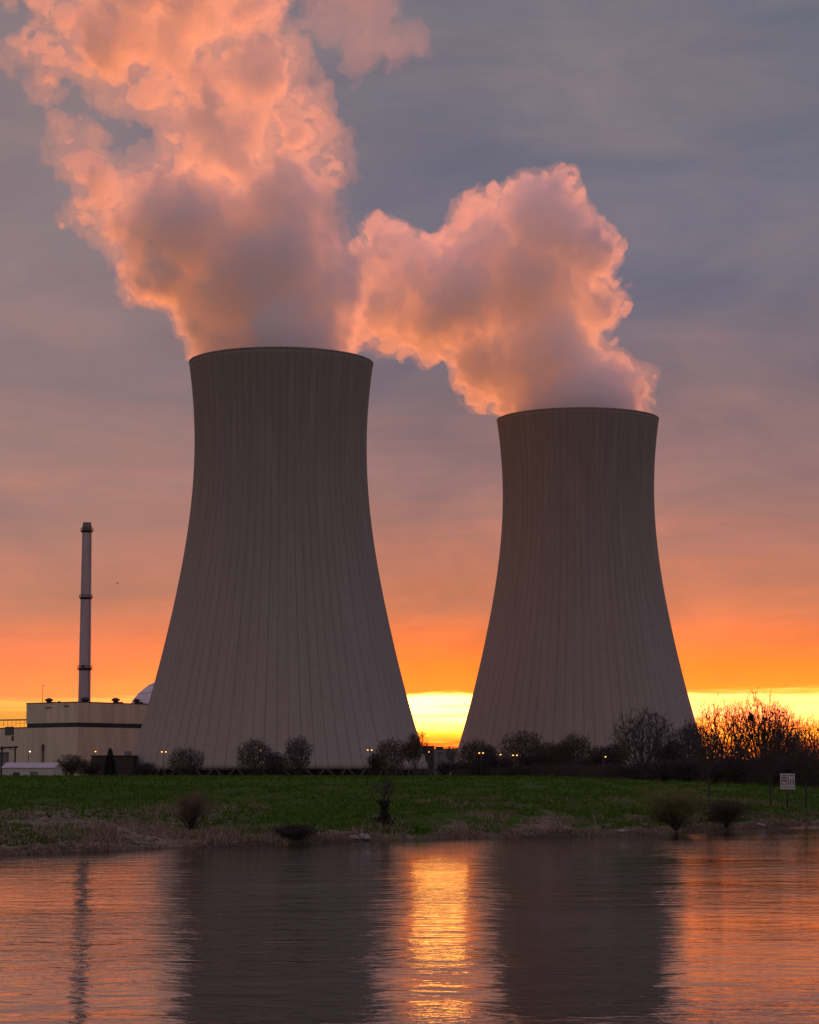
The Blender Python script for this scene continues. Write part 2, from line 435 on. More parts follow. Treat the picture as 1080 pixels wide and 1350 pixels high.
hgt = T.ss(T.m('ADD', gz, T.m('MULTIPLY', T.m('SUBTRACT', streak, .5), 50.0)), 15.0, 125.0, 0.0, 1.0, smooth=False)
base = T.mix(hgt, (.35, .31, .262), (.235, .202, .174))                                       # concrete gets darker towards the top, the change broken up by streaks
base = T.mix(T.m('MULTIPLY', T.ss(streak, .40, .66), .09), base, (.20, .175, .155))
base = T.mix(T.m('MULTIPLY', T.ss(patch, .45, .7), .25), base, (.40, .36, .33))
base = T.mix(T.m('MULTIPLY', panel, .10), base, (.16, .14, .13))
base = T.mix(T.m('MULTIPLY', T.ss(grain, .4, .7), .16), base, (.15, .13, .12))
base = T.mix(T.m('MULTIPLY', lift, .16), base, (.12, .10, .095))
lw = T.ss(T.noise(T.comb(T.m('MULTIPLY', ang, 13.37), 1.0, T.m('MULTIPLY', gz, .015)), 1.0, 2, .5), .3, .6, .20, .42)
base = T.mix(T.m('MULTIPLY', line, lw), base, (.085, .072, .068))
p = T.node('ShaderNodeBsdfPrincipled'); T.put(p.inputs['Base Color'], base); p.inputs['Roughness'].default_value = .9
p.inputs['Specular IOR Level'].default_value = .2
b = T.node('ShaderNodeBump'); b.inputs['Strength'].default_value = .5; b.inputs['Distance'].default_value = .15
T.put(b.inputs['Height'], T.m('SUBTRACT', grain, line)); T.put(p.inputs['Normal'], b.outputs[0])
T.put(out.inputs['Surface'], p.outputs[0])
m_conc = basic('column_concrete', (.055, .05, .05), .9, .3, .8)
m_rim = basic('rim_concrete', (.215, .185, .15), .9, .3, .5)
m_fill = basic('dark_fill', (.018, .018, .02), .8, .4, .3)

def tower(px, D, sc, zoff, label):
    c = at(px, 1014, D)
    t = empty('cooling_tower', (c.x, D, GZ))
    tag(t, label, 'cooling tower', 'cooling towers of the power plant')
    zz = np.linspace(Z_BOT, Z_TOP, 90); rr = np.polyval(pf, zz)
    f = lambda zv: (zv - Z_BOT) * sc + Z_BOT + zoff - GZ
    outer = [(r * sc, f(zv)) for r, zv in zip(rr, zz)]
    inner = [(r * sc - .9, f(zv)) for r, zv in zip(rr[::-3], zz[::-3])]
    # rounded cornice ring at the top, lower lip at the bottom
    prof = [(outer[0][0] - .9, outer[0][1])] + outer
    mb = MB(); mb.lathe(prof + inner + [(outer[0][0] - .9, outer[0][1])], 336)
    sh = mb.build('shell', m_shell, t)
    rt, zt = outer[-1]
    mb = MB(); mb.lathe([(rt - 1.1, zt - .3), (rt + .05, zt - .3), (rt + .08, zt - .2), (rt + .08, zt + .25), (rt - 1.1, zt + .25), (rt - 1.1, zt - .3)], 240, smooth=False)
    mb.build('rim', m_rim, t)
    rb, zb = outer[0]
    # leaning pairs of columns under the shell
    NC = 44
    for k in range(NC):
        mb = MB()
        for sgn in (-1, 1):
            a0 = 2 * PI * k / NC; a1 = a0 + sgn * PI / NC * .92
            mb.tube([((rb + .9) * math.cos(a0), (rb + .9) * math.sin(a0), -.3), ((rb - .45) * math.cos(a1), (rb - .45) * math.sin(a1), zb + .05)], .42, 8)
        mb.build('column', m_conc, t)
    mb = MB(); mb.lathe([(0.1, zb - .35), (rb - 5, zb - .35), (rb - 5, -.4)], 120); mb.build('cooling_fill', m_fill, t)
    mb = MB(); mb.lathe([(rb - 3, -.4), (rb - 3, .5), (rb + 2.4, .5), (rb + 2.6, .35), (rb + 2.6, -.6)], 160, smooth=False); mb.build('basin_wall', m_conc, t)
    return t, c, rt, zt + GZ

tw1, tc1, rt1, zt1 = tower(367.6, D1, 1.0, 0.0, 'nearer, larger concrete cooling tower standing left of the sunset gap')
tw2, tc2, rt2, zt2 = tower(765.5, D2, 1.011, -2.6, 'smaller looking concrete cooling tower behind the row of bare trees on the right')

# ------------------------------------------------------------------ steam
def surface_net(fld, org, h, iso=0.0):
    """naive surface nets: quads of the level set fld = iso (inside > iso)"""
    f = fld - iso; ins = f > 0
    nx, ny_, nz = f.shape
    c = np.zeros((nx - 1, ny_ - 1, nz - 1), np.int8)
    for dx in (0, 1):
        for dy in (0, 1):
            for dz in (0, 1):
                c += ins[dx:nx - 1 + dx, dy:ny_ - 1 + dy, dz:nz - 1 + dz]
    act = (c > 0) & (c < 8)
    ix, iy, iz = np.nonzero(act)
    vid = np.full(act.shape, -1, np.int64); vid[ix, iy, iz] = np.arange(len(ix))
    acc = np.zeros((len(ix), 3)); cnt = np.zeros(len(ix))
    cor = [(a, b_, c_) for a in (0, 1) for b_ in (0, 1) for c_ in (0, 1)]
    for p0 in cor:
        for ax in range(3):
            if p0[ax] == 1: continue
            p1 = list(p0); p1[ax] = 1
            f0 = f[ix + p0[0], iy + p0[1], iz + p0[2]]; f1 = f[ix + p1[0], iy + p1[1], iz + p1[2]]
            cr = (f0 > 0) != (f1 > 0)
            t = np.where(cr, f0 / np.where(cr, f0 - f1, 1), 0)
            pt = np.array(p0, float)[None] + t[:, None] * (np.array(p1) - np.array(p0))[None]
            acc += pt * cr[:, None]; cnt += cr
    V = (acc / cnt[:, None] + np.stack([ix, iy, iz], 1)) * h + org
    Q = []
    for ax in range(3):
        a1, a2 = (ax + 1) % 3, (ax + 2) % 3
        sl0 = [slice(None)] * 3; sl1 = [slice(None)] * 3
        sl0[ax] = slice(0, -1); sl1[ax] = slice(1, None)
        cr = ins[tuple(sl0)] != ins[tuple(sl1)]
        e = np.stack(np.nonzero(cr), 1)
        ok = (e[:, a1] > 0) & (e[:, a2] > 0) & (e[:, a1] < f.shape[a1] - 1) & (e[:, a2] < f.shape[a2] - 1)
        e = e[ok]
        q4 = []
        for o1, o2 in ((-1, -1), (0, -1), (0, 0), (-1, 0)):
            k = e.copy(); k[:, a1] += o1; k[:, a2] += o2
            q4.append(vid[k[:, 0], k[:, 1], k[:, 2]])
        q4 = np.stack(q4, 1)
        inside0 = ins[e[:, 0], e[:, 1], e[:, 2]]
        q4 = np.where(inside0[:, None], q4, q4[:, ::-1])
        Q.append(q4)
    Q = np.concatenate(Q); Q = Q[(Q >= 0).all(1)]
    return V, Q

def steam_mat(name, dens, aniso, surf=None, col=(1, 1, 1)):
    m, T, out = new_mat(name)
    v = T.node('ShaderNodeVolumePrincipled')
    v.inputs['Color'].default_value = (*col, 1); v.inputs['Density'].default_value = dens
    v.inputs['Anisotropy'].default_value = aniso
    T.put(out.inputs['Volume'], v.outputs[0])
    if surf:
        a = T.node('ShaderNodeBsdfTransparent'); d_ = T.node('ShaderNodeBsdfTranslucent'); d2 = T.node('ShaderNodeBsdfDiffuse')
        for nn in (d_, d2): nn.inputs[0].default_value = (.92, .92, .92, 1)
        half = T.node('ShaderNodeMixShader'); half.inputs[0].default_value = .5
        T.put(half.inputs[1], d_.outputs[0]); T.put(half.inputs[2], d2.outputs[0])
        mx = T.node('ShaderNodeMixShader'); mx.inputs[0].default_value = surf
        T.put(mx.inputs[1], a.outputs[0]); T.put(mx.inputs[2], half.outputs[0]); T.put(out.inputs['Surface'], mx.outputs[0])
    return m

def smooth01(a): a = np.clip(a, 0, 1); return a * a * (3 - 2 * a)

def plume(name, D, puffs, holes, h, seed, rim, amp, shells, mats, label, group, zcut, thin=(1e9, 1, 0), keep_z=None, warp=9.0, lump=.85):
    P = []
    for q_ in puffs:
        px, py, r = q_[0], q_[1], q_[2]; dep = q_[3] if len(q_) > 3 else 0.0; fade = q_[4] if len(q_) > 4 else 1.0
        c = at(px, py, D + dep); k = (D + dep) / F
        P.append((c.x, c.y, c.z, r * k, fade))
    Hs = [(at(a_[0], a_[1], D), a_[2] * D / F) for a_ in holes]
    A = np.array(P)
    lo = (A[:, :3] - A[:, 3:4]).min(0) - 9; hi = (A[:, :3] + A[:, 3:4]).max(0) + 9
    lo[2] = zcut - 3 * h
    n = np.ceil((hi - lo) / h).astype(int)
    gx_, gy_, gz_ = [lo[i] + np.arange(n[i]) * h for i in range(3)]
    X, Y, Z = np.meshgrid(gx_, gy_, gz_, indexing='ij')
    pts = np.stack([X.ravel(), Y.ravel(), Z.ravel()], 1).astype(np.float32)
    # swirl the sample points a little, so puffs are not round
    wv = [vnoise(pts / 26.0, seed + 50 + i) for i in range(3)]
    wp = pts + np.stack(wv, 1) * warp
    wv = [vnoise(pts / 9.0, seed + 60 + i) for i in range(3)]
    wp = wp + np.stack(wv, 1) * 3.0
    f = np.full(len(pts), -50.0, np.float32); KS = 5.0
    for (cx_, cy_, cz_, r_, fd) in P:
        dd = r_ - np.sqrt((wp[:, 0] - cx_) ** 2 + (wp[:, 1] - cy_) ** 2 + (wp[:, 2] - cz_) ** 2)
        hh = np.clip(KS - np.abs(f - dd), 0, None) / KS
        f = np.maximum(f, dd) + hh * hh * KS * .25
    for c, r_ in Hs:       # openings through which the sky shows, tubes along the depth
        dd = np.sqrt((wp[:, 0] - c.x) ** 2 + (wp[:, 2] - c.z) ** 2) - r_
        f = np.minimum(f, dd)
    nz_ = np.zeros(len(pts), np.float32)
    for sc_, am, bil in ((24, 1.0, .4), (12, .60, 1.0), (6.2, .58, 1.0), (3.1, .36, 1.0)):
        n_ = vnoise(pts / sc_, seed + int(sc_ * 10))
        nz_ += am * (lump if sc_ < 10 else 1.0) * ((np.abs(n_) * 2.2 - .45) * bil + n_ * 1.6 * (1 - bil))
    upv = smooth01((pts[:, 2] - thin[0]) / thin[1]) if thin[2] else 0.0
    f = f + nz_ * amp * (1 + .7 * upv) + upv * (vnoise(pts / 17.0, seed + 99) * 9 - 1.0)
    # inside the tower mouth the steam fills the opening only
    cx_, cy_, rr_, zr_ = rim
    rad = np.sqrt((pts[:, 0] - cx_) ** 2 + (pts[:, 1] - cy_) ** 2)
    low = pts[:, 2] < zr_ + 2.0
    f = np.where(low, np.minimum(np.maximum(f, 3.0), rr_ - rad), f)
    f = np.where(pts[:, 2] < zcut, np.minimum(f, -1.0), f)
    f = f.reshape(n)
    lab = (f > 0)
    seed_ = np.zeros_like(lab); k0 = np.unravel_index(np.argmax(f), f.shape) if keep_z is None else None
    if k0: seed_[k0] = True
    else: seed_[:, :, :] = lab & (gz_ < keep_z)[None, None, :]
    while True:                                     # only what hangs together with the mouth of the tower
        g_ = seed_.copy()
        g_[1:] |= seed_[:-1]; g_[:-1] |= seed_[1:]; g_[:, 1:] |= seed_[:, :-1]; g_[:, :-1] |= seed_[:, 1:]; g_[:, :, 1:] |= seed_[:, :, :-1]; g_[:, :, :-1] |= seed_[:, :, 1:]
        g_ &= lab
        if g_.sum() == seed_.sum(): break
        seed_ = g_
    f = np.where(lab & ~seed_, -1.0, f)
    f[0] = f[-1] = -1; f[:, 0] = f[:, -1] = -1; f[:, :, 0] = f[:, :, -1] = -1
    mot = (vnoise(pts / 30.0, seed + 91) * 15 + vnoise(pts / 13.0, seed + 92) * 9 + vnoise(pts / 6.0, seed + 93) * 3.5).reshape(n)      # billows of thicker steam inside
    n1_ = vnoise(pts / 8.5, seed + 94); n2_ = vnoise(pts / 4.2, seed + 95); n3_ = vnoise(pts / 2.3, seed + 96)
    crk = ((np.abs(n1_) * 2.2 - .5) * 5.5 + (np.abs(n2_) * 2.2 - .5) * 2.6 * lump + (np.abs(n3_) * 2 - .45) * 1.0 * lump).reshape(n)                 # crinkled skin of the thick steam
    tear = (vnoise(pts * np.array([1 / 22., 1 / 30., 1 / 34.]), seed + 97) * 4.2 + vnoise(pts / 10.0, seed + 98) * 2.0).reshape(n)
    VV, QQ, MI = [], [], []; b0 = 0
    for i, iso in enumerate(shells):
        up_ = smooth01((gz_ - thin[0]) / thin[1])[None, None, :]
        fz = f if i == 0 else f + crk - up_ * thin[2] * (1.6 + tear) if i == 1 else f + mot + .6 * crk - smooth01((gz_[None, None, :] - thin[0] + 10 + tear * 5) / 170) * thin[2] * .35
        V_, Q_ = surface_net(fz, lo, h, iso)
        VV.append(V_); QQ.append(Q_ + b0); MI.append(np.full(len(Q_), i)); b0 += len(V_)
    o = np_mesh(name, np.concatenate(VV), np.concatenate(QQ), mats, True, np.concatenate(MI))
    tag(o, label, 'steam plume', group)
    return o

ST1 = [(370, 478, 108), (320, 450, 78), (420, 445, 68), (285, 445, 45), (300, 400, 85), (400, 390, 88), (350, 350, 110), (235, 365, 58, -6), (200, 345, 60, 6), (165, 305, 58),
       (112, 285, 34), (140, 250, 55, 10), (110, 305, 25), (250, 290, 100), (370, 275, 90), (425, 320, 55), (435, 215, 45), (395, 165, 75), (300, 190, 95), (215, 235, 75), (120, 215, 45),
       (345, 105, 88), (270, 100, 75), (200, 120, 45), (215, 60, 75), (150, 60, 72), (70, 85, 52), (25, 75, 36), (100, 25, 62), (180, 5, 80), (260, 10, 90), (335, 10, 78), (85, 150, 36),
       (75, 190, 26), (160, 120, 25), (200, -60, 100), (300, -60, 100), (110, -50, 80), (30, -30, 60), (280, -130, 110)]
HO1 = [(112, 122, 20), (150, 172, 24), (178, 184, 20), (128, 150, 14)]
WISP = [(430, 25, 42), (480, 10, 50), (490, 60, 46), (535, 55, 38), (470, 95, 26), (520, 100, 20), (450, -30, 60)]
ST2 = [(765, 552, 98), (700, 528, 56), (810, 522, 56), (838, 515, 30), (846, 494, 21, -4), (800, 495, 40), (740, 480, 72), (690, 480, 70), (640, 475, 64), (618, 498, 34), (625, 520, 22),
       (730, 430, 62), (785, 405, 44), (805, 400, 28), (768, 335, 60), (800, 320, 32), (720, 292, 72), (745, 245, 30), (690, 255, 34), (700, 375, 88, 4), (640, 330, 66), (626, 276, 34),
       (600, 395, 78, -5), (560, 420, 58, -8), (545, 360, 62, -8), (560, 450, 34, -10), (515, 325, 48, -12), (490, 302, 28, -14), (500, 400, 58, -14), (515, 448, 32, -14), (470, 430, 36, -18), (472, 350, 40, -18)]
SDENS = (.017, .125, .085)
mats1 = [steam_mat('steam_edge', SDENS[0], .35, .03), steam_mat('steam_body', SDENS[1], .35), steam_mat('steam_core', SDENS[2], .35)]
matsw = [steam_mat('steam_wisp', .011, .3, .01), steam_mat('steam_wisp_body', .014, .3)]
plume('steam_plume', D1, ST1, HO1, 1.0, 11, (tc1.x, D1, rt1 - 1.2, zt1), 6.0, (0.0, 2.2, 8.5), mats1,
      'tall ragged pink steam plume rising from the left tower out of the picture', 'steam plumes above the towers', zt1 - 6, (zt1 + 20, 85, 4.6), zt1)
plume('steam_plume', D2 - 5, ST2, [], 1.0, 23, (tc2.x, D2, rt2 - 1.2, zt2), 4.2, (0.0, 1.4, 8.0), mats1,
      'orange rimmed billowing steam plume bending left from the mouth of the right tower', 'steam plumes above the towers', zt2 - 6, keep_z=zt2, warp=5.5, lump=1.0)
plume('steam_wisp', D1 + 25, WISP, [], 1.25, 37, (0, 0, 1, -99), 8.0, (0.0,), matsw[:1],
      'thin faint pink wisp of steam drifting beside the top of the tall plume', None, 0)
# ------------------------------------------------------------------ where a pixel meets the land
def ground_at(px, py):
    prev = None
    for D in np.geomspace(60, 900, 1600):
        p_ = at(px, py, D)
        if p_.z <= max(tz(p_.x, p_.y), 0.0): return p_
    return at(px, py, 900)
def z_at(px, py, D): return at(px, py, D).z

# ------------------------------------------------------------------ bare trees
m_bark = basic('bark', (.050, .040, .034), .95, .4, 3.0)
m_twig = basic('twigs', (.058, .043, .036), .95, .3, 2.0)
m_twig_red = basic('reddish_twigs', (.085, .048, .036), .95, .3, 2.0)
m_willow = basic('willow_twigs', (.21, .19, .055), .9, .35, 2.0)
m_dry = basic('dry_stems', (.17, .115, .075), .95, .4, 2.0)
m_needle = basic('needles', (.016, .022, .014), .9, .4, 2.0)

def segs_mesh(name, segs, n, mats):
    """tapered prisms from (p0, p1, r0, r1) rows"""
    A = np.array([s[0] for s in segs], float); B = np.array([s[1] for s in segs], float)
    r0 = np.array([s[2] for s in segs]); r1 = np.array([s[3] for s in segs])
    t = B - A; L = np.linalg.norm(t, axis=1); L[L == 0] = 1; t = t / L[:, None]
    ref = np.where(np.abs(t[:, 2:3]) < .9, np.array([[0, 0, 1.]]), np.array([[1., 0, 0]]))
    u = np.cross(t, ref); u /= np.linalg.norm(u, axis=1)[:, None]; v = np.cross(t, u)
    VS = []
    for end, rr in ((A, r0), (B, r1)):
        for k in range(n):
            a = 2 * PI * k / n
            VS.append(end + (u * math.cos(a) + v * math.sin(a)) * rr[:, None])
    VS = np.stack(VS, 1)                         # (N, 2n, 3)
    b0 = np.arange(len(segs))[:, None] * (2 * n)
    Q = np.concatenate([b0 + np.array([[k, (k + 1) % n, (k + 1) % n + n, k + n]]) for k in range(n)], 0)
    return np_mesh(name, VS.reshape(-1, 3), Q, mats, False)

def grow(seed, kind):
    """unit tree: height 1, crown width 1; returns wood and twig segments"""
    rg = random.Random(seed); wood = []; twig = []
    P = dict(round=dict(h0=.16, n0=7, lim=.42, up=.55, k=(8, 7, 7), tr=.022, fan=.85),
             oval=dict(h0=.14, n0=10, lim=.30, up=.95, k=(7, 7, 7), tr=.018, fan=.62),
             vase=dict(h0=.10, n0=6, lim=.48, up=1.0, k=(8, 7, 7), tr=.018, fan=.62),
             bush=dict(h0=.02, n0=16, lim=.50, up=.9, k=(6, 5, 5), tr=.010, fan=.75),
             willow=dict(h0=.02, n0=46, lim=.62, up=1.15, k=(6, 5, 3), tr=.009, fan=.50),
             thin=dict(h0=.34, n0=9, lim=.28, up=.9, k=(5, 5, 4), tr=.018, fan=.7))[kind]
    def jit(v, a):
        return (v + Vector((rg.gauss(0, a), rg.gauss(0, a), rg.gauss(0, a)))).normalized()
    def branch(p, d, L, r, lev):
        n = 4 if lev <= 1 else 3
        pts = [p]; dd = d
        for i in range(n):
            dd = jit(dd, .16 if lev else .10); dd = (dd + Vector((0, 0, .10 * P['up']))).normalized()
            pts.append(pts[-1] + dd * (L / n))
        rad = [r * (1 - .62 * i / n) for i in range(n + 1)]
        for i in range(n):
            (wood if lev <= 1 else twig).append((tuple(pts[i]), tuple(pts[i + 1]), rad[i], rad[i + 1]))
        if lev >= 3: return
        kk = P['k'][lev] + rg.randint(-1, 1)
        for j in range(kk):
            f = rg.uniform(.30, 1.0) if j else 1.0
            i = min(int(f * n), n - 1); q_ = pts[i] + (pts[i + 1] - pts[i]) * min(f * n - i, 1)
            side = Vector((rg.gauss(0, 1), rg.gauss(0, 1), rg.gauss(.15, .8))).normalized()
            nd = (dd * (1 - P['fan'] * .6) + side * P['fan'] * rg.uniform(.6, 1.1)).normalized()
            branch(q_, nd, L * rg.uniform(.42, .68), max(r * .42, .0016), lev + 1)
    h0 = P['h0']; top = Vector((rg.gauss(0, .02), rg.gauss(0, .02), h0))
    if kind in ('oval', 'thin'):                                        # leader trunk with limbs up its length
        pts = [Vector((0, 0, -.02))]; nn = 7
        for i in range(nn): pts.append(Vector((rg.gauss(0, .012), rg.gauss(0, .012), .95 * (i + 1) / nn)))
        rad = [P['tr'] * (1 - .85 * i / nn) for i in range(nn + 1)]
        for i in range(nn): wood.append((tuple(pts[i]), tuple(pts[i + 1]), rad[i], rad[i + 1]))
        for j in range(P['n0'] * 2):
            f = h0 + (.93 - h0) * (j + rg.random()) / (P['n0'] * 2)
            i = min(int(f / .95 * nn), nn - 1); q_ = pts[i].lerp(pts[i + 1], f / .95 * nn - i)
            a = j * 2.4 + rg.gauss(0, .4)
            e = math.sin(min(1, (1 - f) / (1 - h0) * 1.15 + .12) * PI * .62)
            d = Vector((math.cos(a), math.sin(a), P['up'] * rg.uniform(.6, 1.3))).normalized()
            branch(q_, d, (.16 + .30 * e) * rg.uniform(.8, 1.1), P['tr'] * .42, 1)
    elif kind in ('bush', 'willow'):
        for j in range(P['n0']):
            a = rg.uniform(0, 2 * PI); rr = 0.0
            d = Vector((math.cos(a) * rg.uniform(.1, .75), math.sin(a) * rg.uniform(.1, .75), P['up'])).normalized()
            branch(Vector((math.cos(a) * rr, math.sin(a) * rr, -.03)), d, P['lim'] * rg.uniform(.7, 1.1), P['tr'], 0 if kind == 'willow' else 0)
    else:
        wood.append(((0, 0, -.03), tuple(top * .5), P['tr'] * 1.35, P['tr'] * 1.05)); wood.append((tuple(top * .5), tuple(top), P['tr'] * 1.05, P['tr']))
        for j in range(P['n0']):
            a = 2 * PI * j / P['n0'] + rg.gauss(0, .25)
            sl_ = rg.uniform(.25, 1.0) if j else .05
            d = Vector((math.cos(a) * sl_, math.sin(a) * sl_, P['up'] * rg.uniform(.6, 1.1))).normalized()
            branch(top.copy(), d, P['lim'] * rg.uniform(.85, 1.1), P['tr'] * .62, 0)
    allp = np.array([s_[1] for s_ in wood + twig])
    zmax = np.quantile(allp[:, 2], .985); wx = np.quantile(np.abs(allp[:, :2]), .965) * 2
    k = np.array([1 / wx, 1 / wx, 1 / zmax])
    def inside(e, j):                        # twigs end at an uneven rounded outline
        x_, y_, z_ = e[0] * k[0] * 2, e[1] * k[1] * 2, e[2] * k[2]
        zc_ = .52; v_ = (z_ - zc_) / (.50 if z_ > zc_ else .62)
        return x_ * x_ + y_ * y_ + v_ * v_ < 1.06 + .22 * math.sin(5 * math.atan2(y_, x_) + 3 * z_ + seed) + j
    if kind != 'willow': twig = [s_ for s_ in twig if inside(s_[1], rg.uniform(-.12, .16))]
    wood = wood[:] if kind in ('oval', 'thin', 'willow', 'bush') else [s_ for s_ in wood if inside(s_[1], .4)]
    sc_ = lambda S: [(tuple(np.array(a) * k), tuple(np.array(b_) * k), c_, d_) for a, b_, c_, d_ in S]
    return sc_(wood), sc_(twig)

def grow_even(seed, kind, N):
    """unit tree whose limbs reach points spread through a rounded crown, shortest paths first"""
    rs = np.random.RandomState(seed * 13 + 5)
    zc_, zh, zl = (.56, .44, .44) if kind == 'round' else (.57, .43, .50)
    P = rs.normal(size=(N, 3)); P /= np.linalg.norm(P, axis=1)[:, None]
    az = np.arctan2(P[:, 1], P[:, 0])
    lump = 1 + .10 * np.sin(3 * az + 5 * P[:, 2] + seed) + .08 * np.sin(7 * az - 6 * P[:, 2] + 2 * seed) + rs.uniform(-.07, .05, N)
    rad = rs.uniform(.02, 1, N) ** (1 / 2.6) * lump
    P = P * rad[:, None]; P = np.stack([P[:, 0] * .5, P[:, 1] * .5, zc_ + P[:, 2] * np.where(P[:, 2] > 0, zh, zl)], 1)
    P = P[P[:, 2] > .10]; N = len(P)
    nt = 5; trunk = np.stack([rs.normal(size=nt) * .006, rs.normal(size=nt) * .006, np.linspace(-.03, .22 if kind == 'round' else .55, nt)], 1)
    trunk[0, :2] = 0
    nodes = np.zeros((N + nt, 3)); nodes[:nt] = trunk; par = np.full(N + nt, -1); plen = np.zeros(N + nt)
    for i in range(1, nt): par[i] = i - 1; plen[i] = plen[i - 1] + np.linalg.norm(trunk[i] - trunk[i - 1])
    base = trunk[-1] if kind == 'round' else np.array([0, 0, .25])
    order = np.argsort(np.linalg.norm((P - base) * np.array([1, 1, .8]), axis=1))
    sc3 = np.array([1, 1, .8]); n = nt
    for k in order:
        dv = (P[k] - nodes[1:n]) * sc3
        dist = np.linalg.norm(dv, axis=1) * (1 + .7 * (dv[:, 2] < 0))
        j = 1 + int(np.argmin(dist + .38 * plen[1:n])); nodes[n] = P[k]; par[n] = j; plen[n] = plen[j] + np.linalg.norm(P[k] - nodes[j]); n += 1
    load = np.ones(n)
    for i in range(n - 1, 0, -1): load[par[i]] += load[i]
    R_ = .0016 * load ** .42; tr = .031 if kind == 'round' else .025; R_ *= tr / R_[1]
    wood, twig = [], []
    for i in range(1, n):
        a, b_ = nodes[par[i]], nodes[i]
        m_ = (a + b_) / 2 + rs.normal(size=3) * np.linalg.norm(b_ - a) * .07 + np.array([0, 0, -.05]) * np.linalg.norm(b_ - a) * .4
        T_ = wood if load[i] > 14 else twig
        r0 = min(R_[par[i]], R_[i] * 1.5)
        if i < nt: wood.append((tuple(a), tuple(b_), R_[par[i]], R_[i])); continue
        T_.append((tuple(a), tuple(m_), r0, (r0 + R_[i]) / 2)); T_.append((tuple(m_), tuple(b_), (r0 + R_[i]) / 2, R_[i]))
        if load[i] < 10:
            o_ = b_ - np.array([0, 0, .35]); o_ /= np.linalg.norm(o_)
            for q_ in range(3):
                d_ = o_ * .8 + rs.normal(size=3) * .75; d_ *= rs.uniform(.022, .055) / np.linalg.norm(d_)
                twig.append((tuple(b_), tuple(b_ + d_), R_[i] * .8, R_[i] * .5))
    return wood, twig

PROTO = {}
def tree(kind, var, px, top, D, wpx, label, cat='tree', twigm=None, base=None, group='bare trees across the river', thick=1.0, name=None):
    """a bare tree whose crown tops out at photo pixel (px, top); base: photo y of its foot, else it stands at the distance D"""
    if base is not None:
        g = ground_at(px, base); D = g.y; gz_ = g.z; gx_ = g.x
    else:
        gx_ = at(px, 1020, D).x; gz_ = tz(gx_, D)
    H = z_at(px, top, D) - gz_; W = wpx * D / F
    wood, twig = grow_even(var, kind, 1900 if D in (340, 345, 330) else 1700) if kind in ('round', 'oval') else grow(var * 7 + 3, kind)
    nm = name or {'bush': 'bare_shrub', 'willow': 'willow_shrub'}.get(kind, 'bare_tree')
    t = empty(nm, (gx_, D, gz_ - .03), random.Random(int(px)).uniform(0, 6.28))
    tag(t, label, cat, group)
    mn = max(.008, D * 3.3e-5) * thick                  # fine twigs keep about a third of a pixel
    S = lambda L, lo: [((a[0] * W, a[1] * W, a[2] * H), (b_[0] * W, b_[1] * W, b_[2] * H), max(c_ * H, lo), max(d_ * H, lo * .8)) for a, b_, c_, d_ in L]
    o = segs_mesh('trunk', S(wood, mn * 1.3), 5, m_bark); o.parent = t
    o = segs_mesh('crown', S(twig, mn), 3, twigm or m_twig); o.parent = t
    return t

def conifer(px, top, D, wpx, label, seed=1):
    gx_ = at(px, 1020, D).x; gz_ = tz(gx_, D); H = z_at(px, top, D) - gz_; W = wpx * D / F / 2
    t = empty('evergreen_tree', (gx_, D, gz_ - .03)); tag(t, label, 'tree', None)
    mb = MB(); mb.tube([(0, 0, -.1), (0, 0, H * .96)], [H * .022, H * .004], 6); mb.build('trunk', m_bark, t)
    rs = np.random.RandomState(seed); n = 4200
    f = rs.beta(1.1, 1.5, n) * .97 + .03; a = rs.uniform(0, 2 * PI, n)
    env = (1 - f) ** .75 * (.80 + .30 * np.sin(a * 3 + f * 17) * np.sin(f * 40)); rad = W * env * np.sqrt(rs.uniform(.15, 1, n))
    c = np.stack([rad * np.cos(a), rad * np.sin(a), H * f - rad * .18], 1)
    L = H * rs.uniform(.025, .06, n)
    d1 = np.stack([np.cos(a), np.sin(a), rs.uniform(-.7, .3, n)], 1) * L[:, None]
    d2 = rs.normal(size=(n, 3)); d2 *= (L * .32 / np.linalg.norm(d2, axis=1))[:, None]
    V_ = np.stack([c - d2, c + d2, c + d1], 1).reshape(-1, 3)
    o = np_mesh('crown', V_, np.arange(n * 3).reshape(-1, 3), m_needle); o.parent = t
    return t

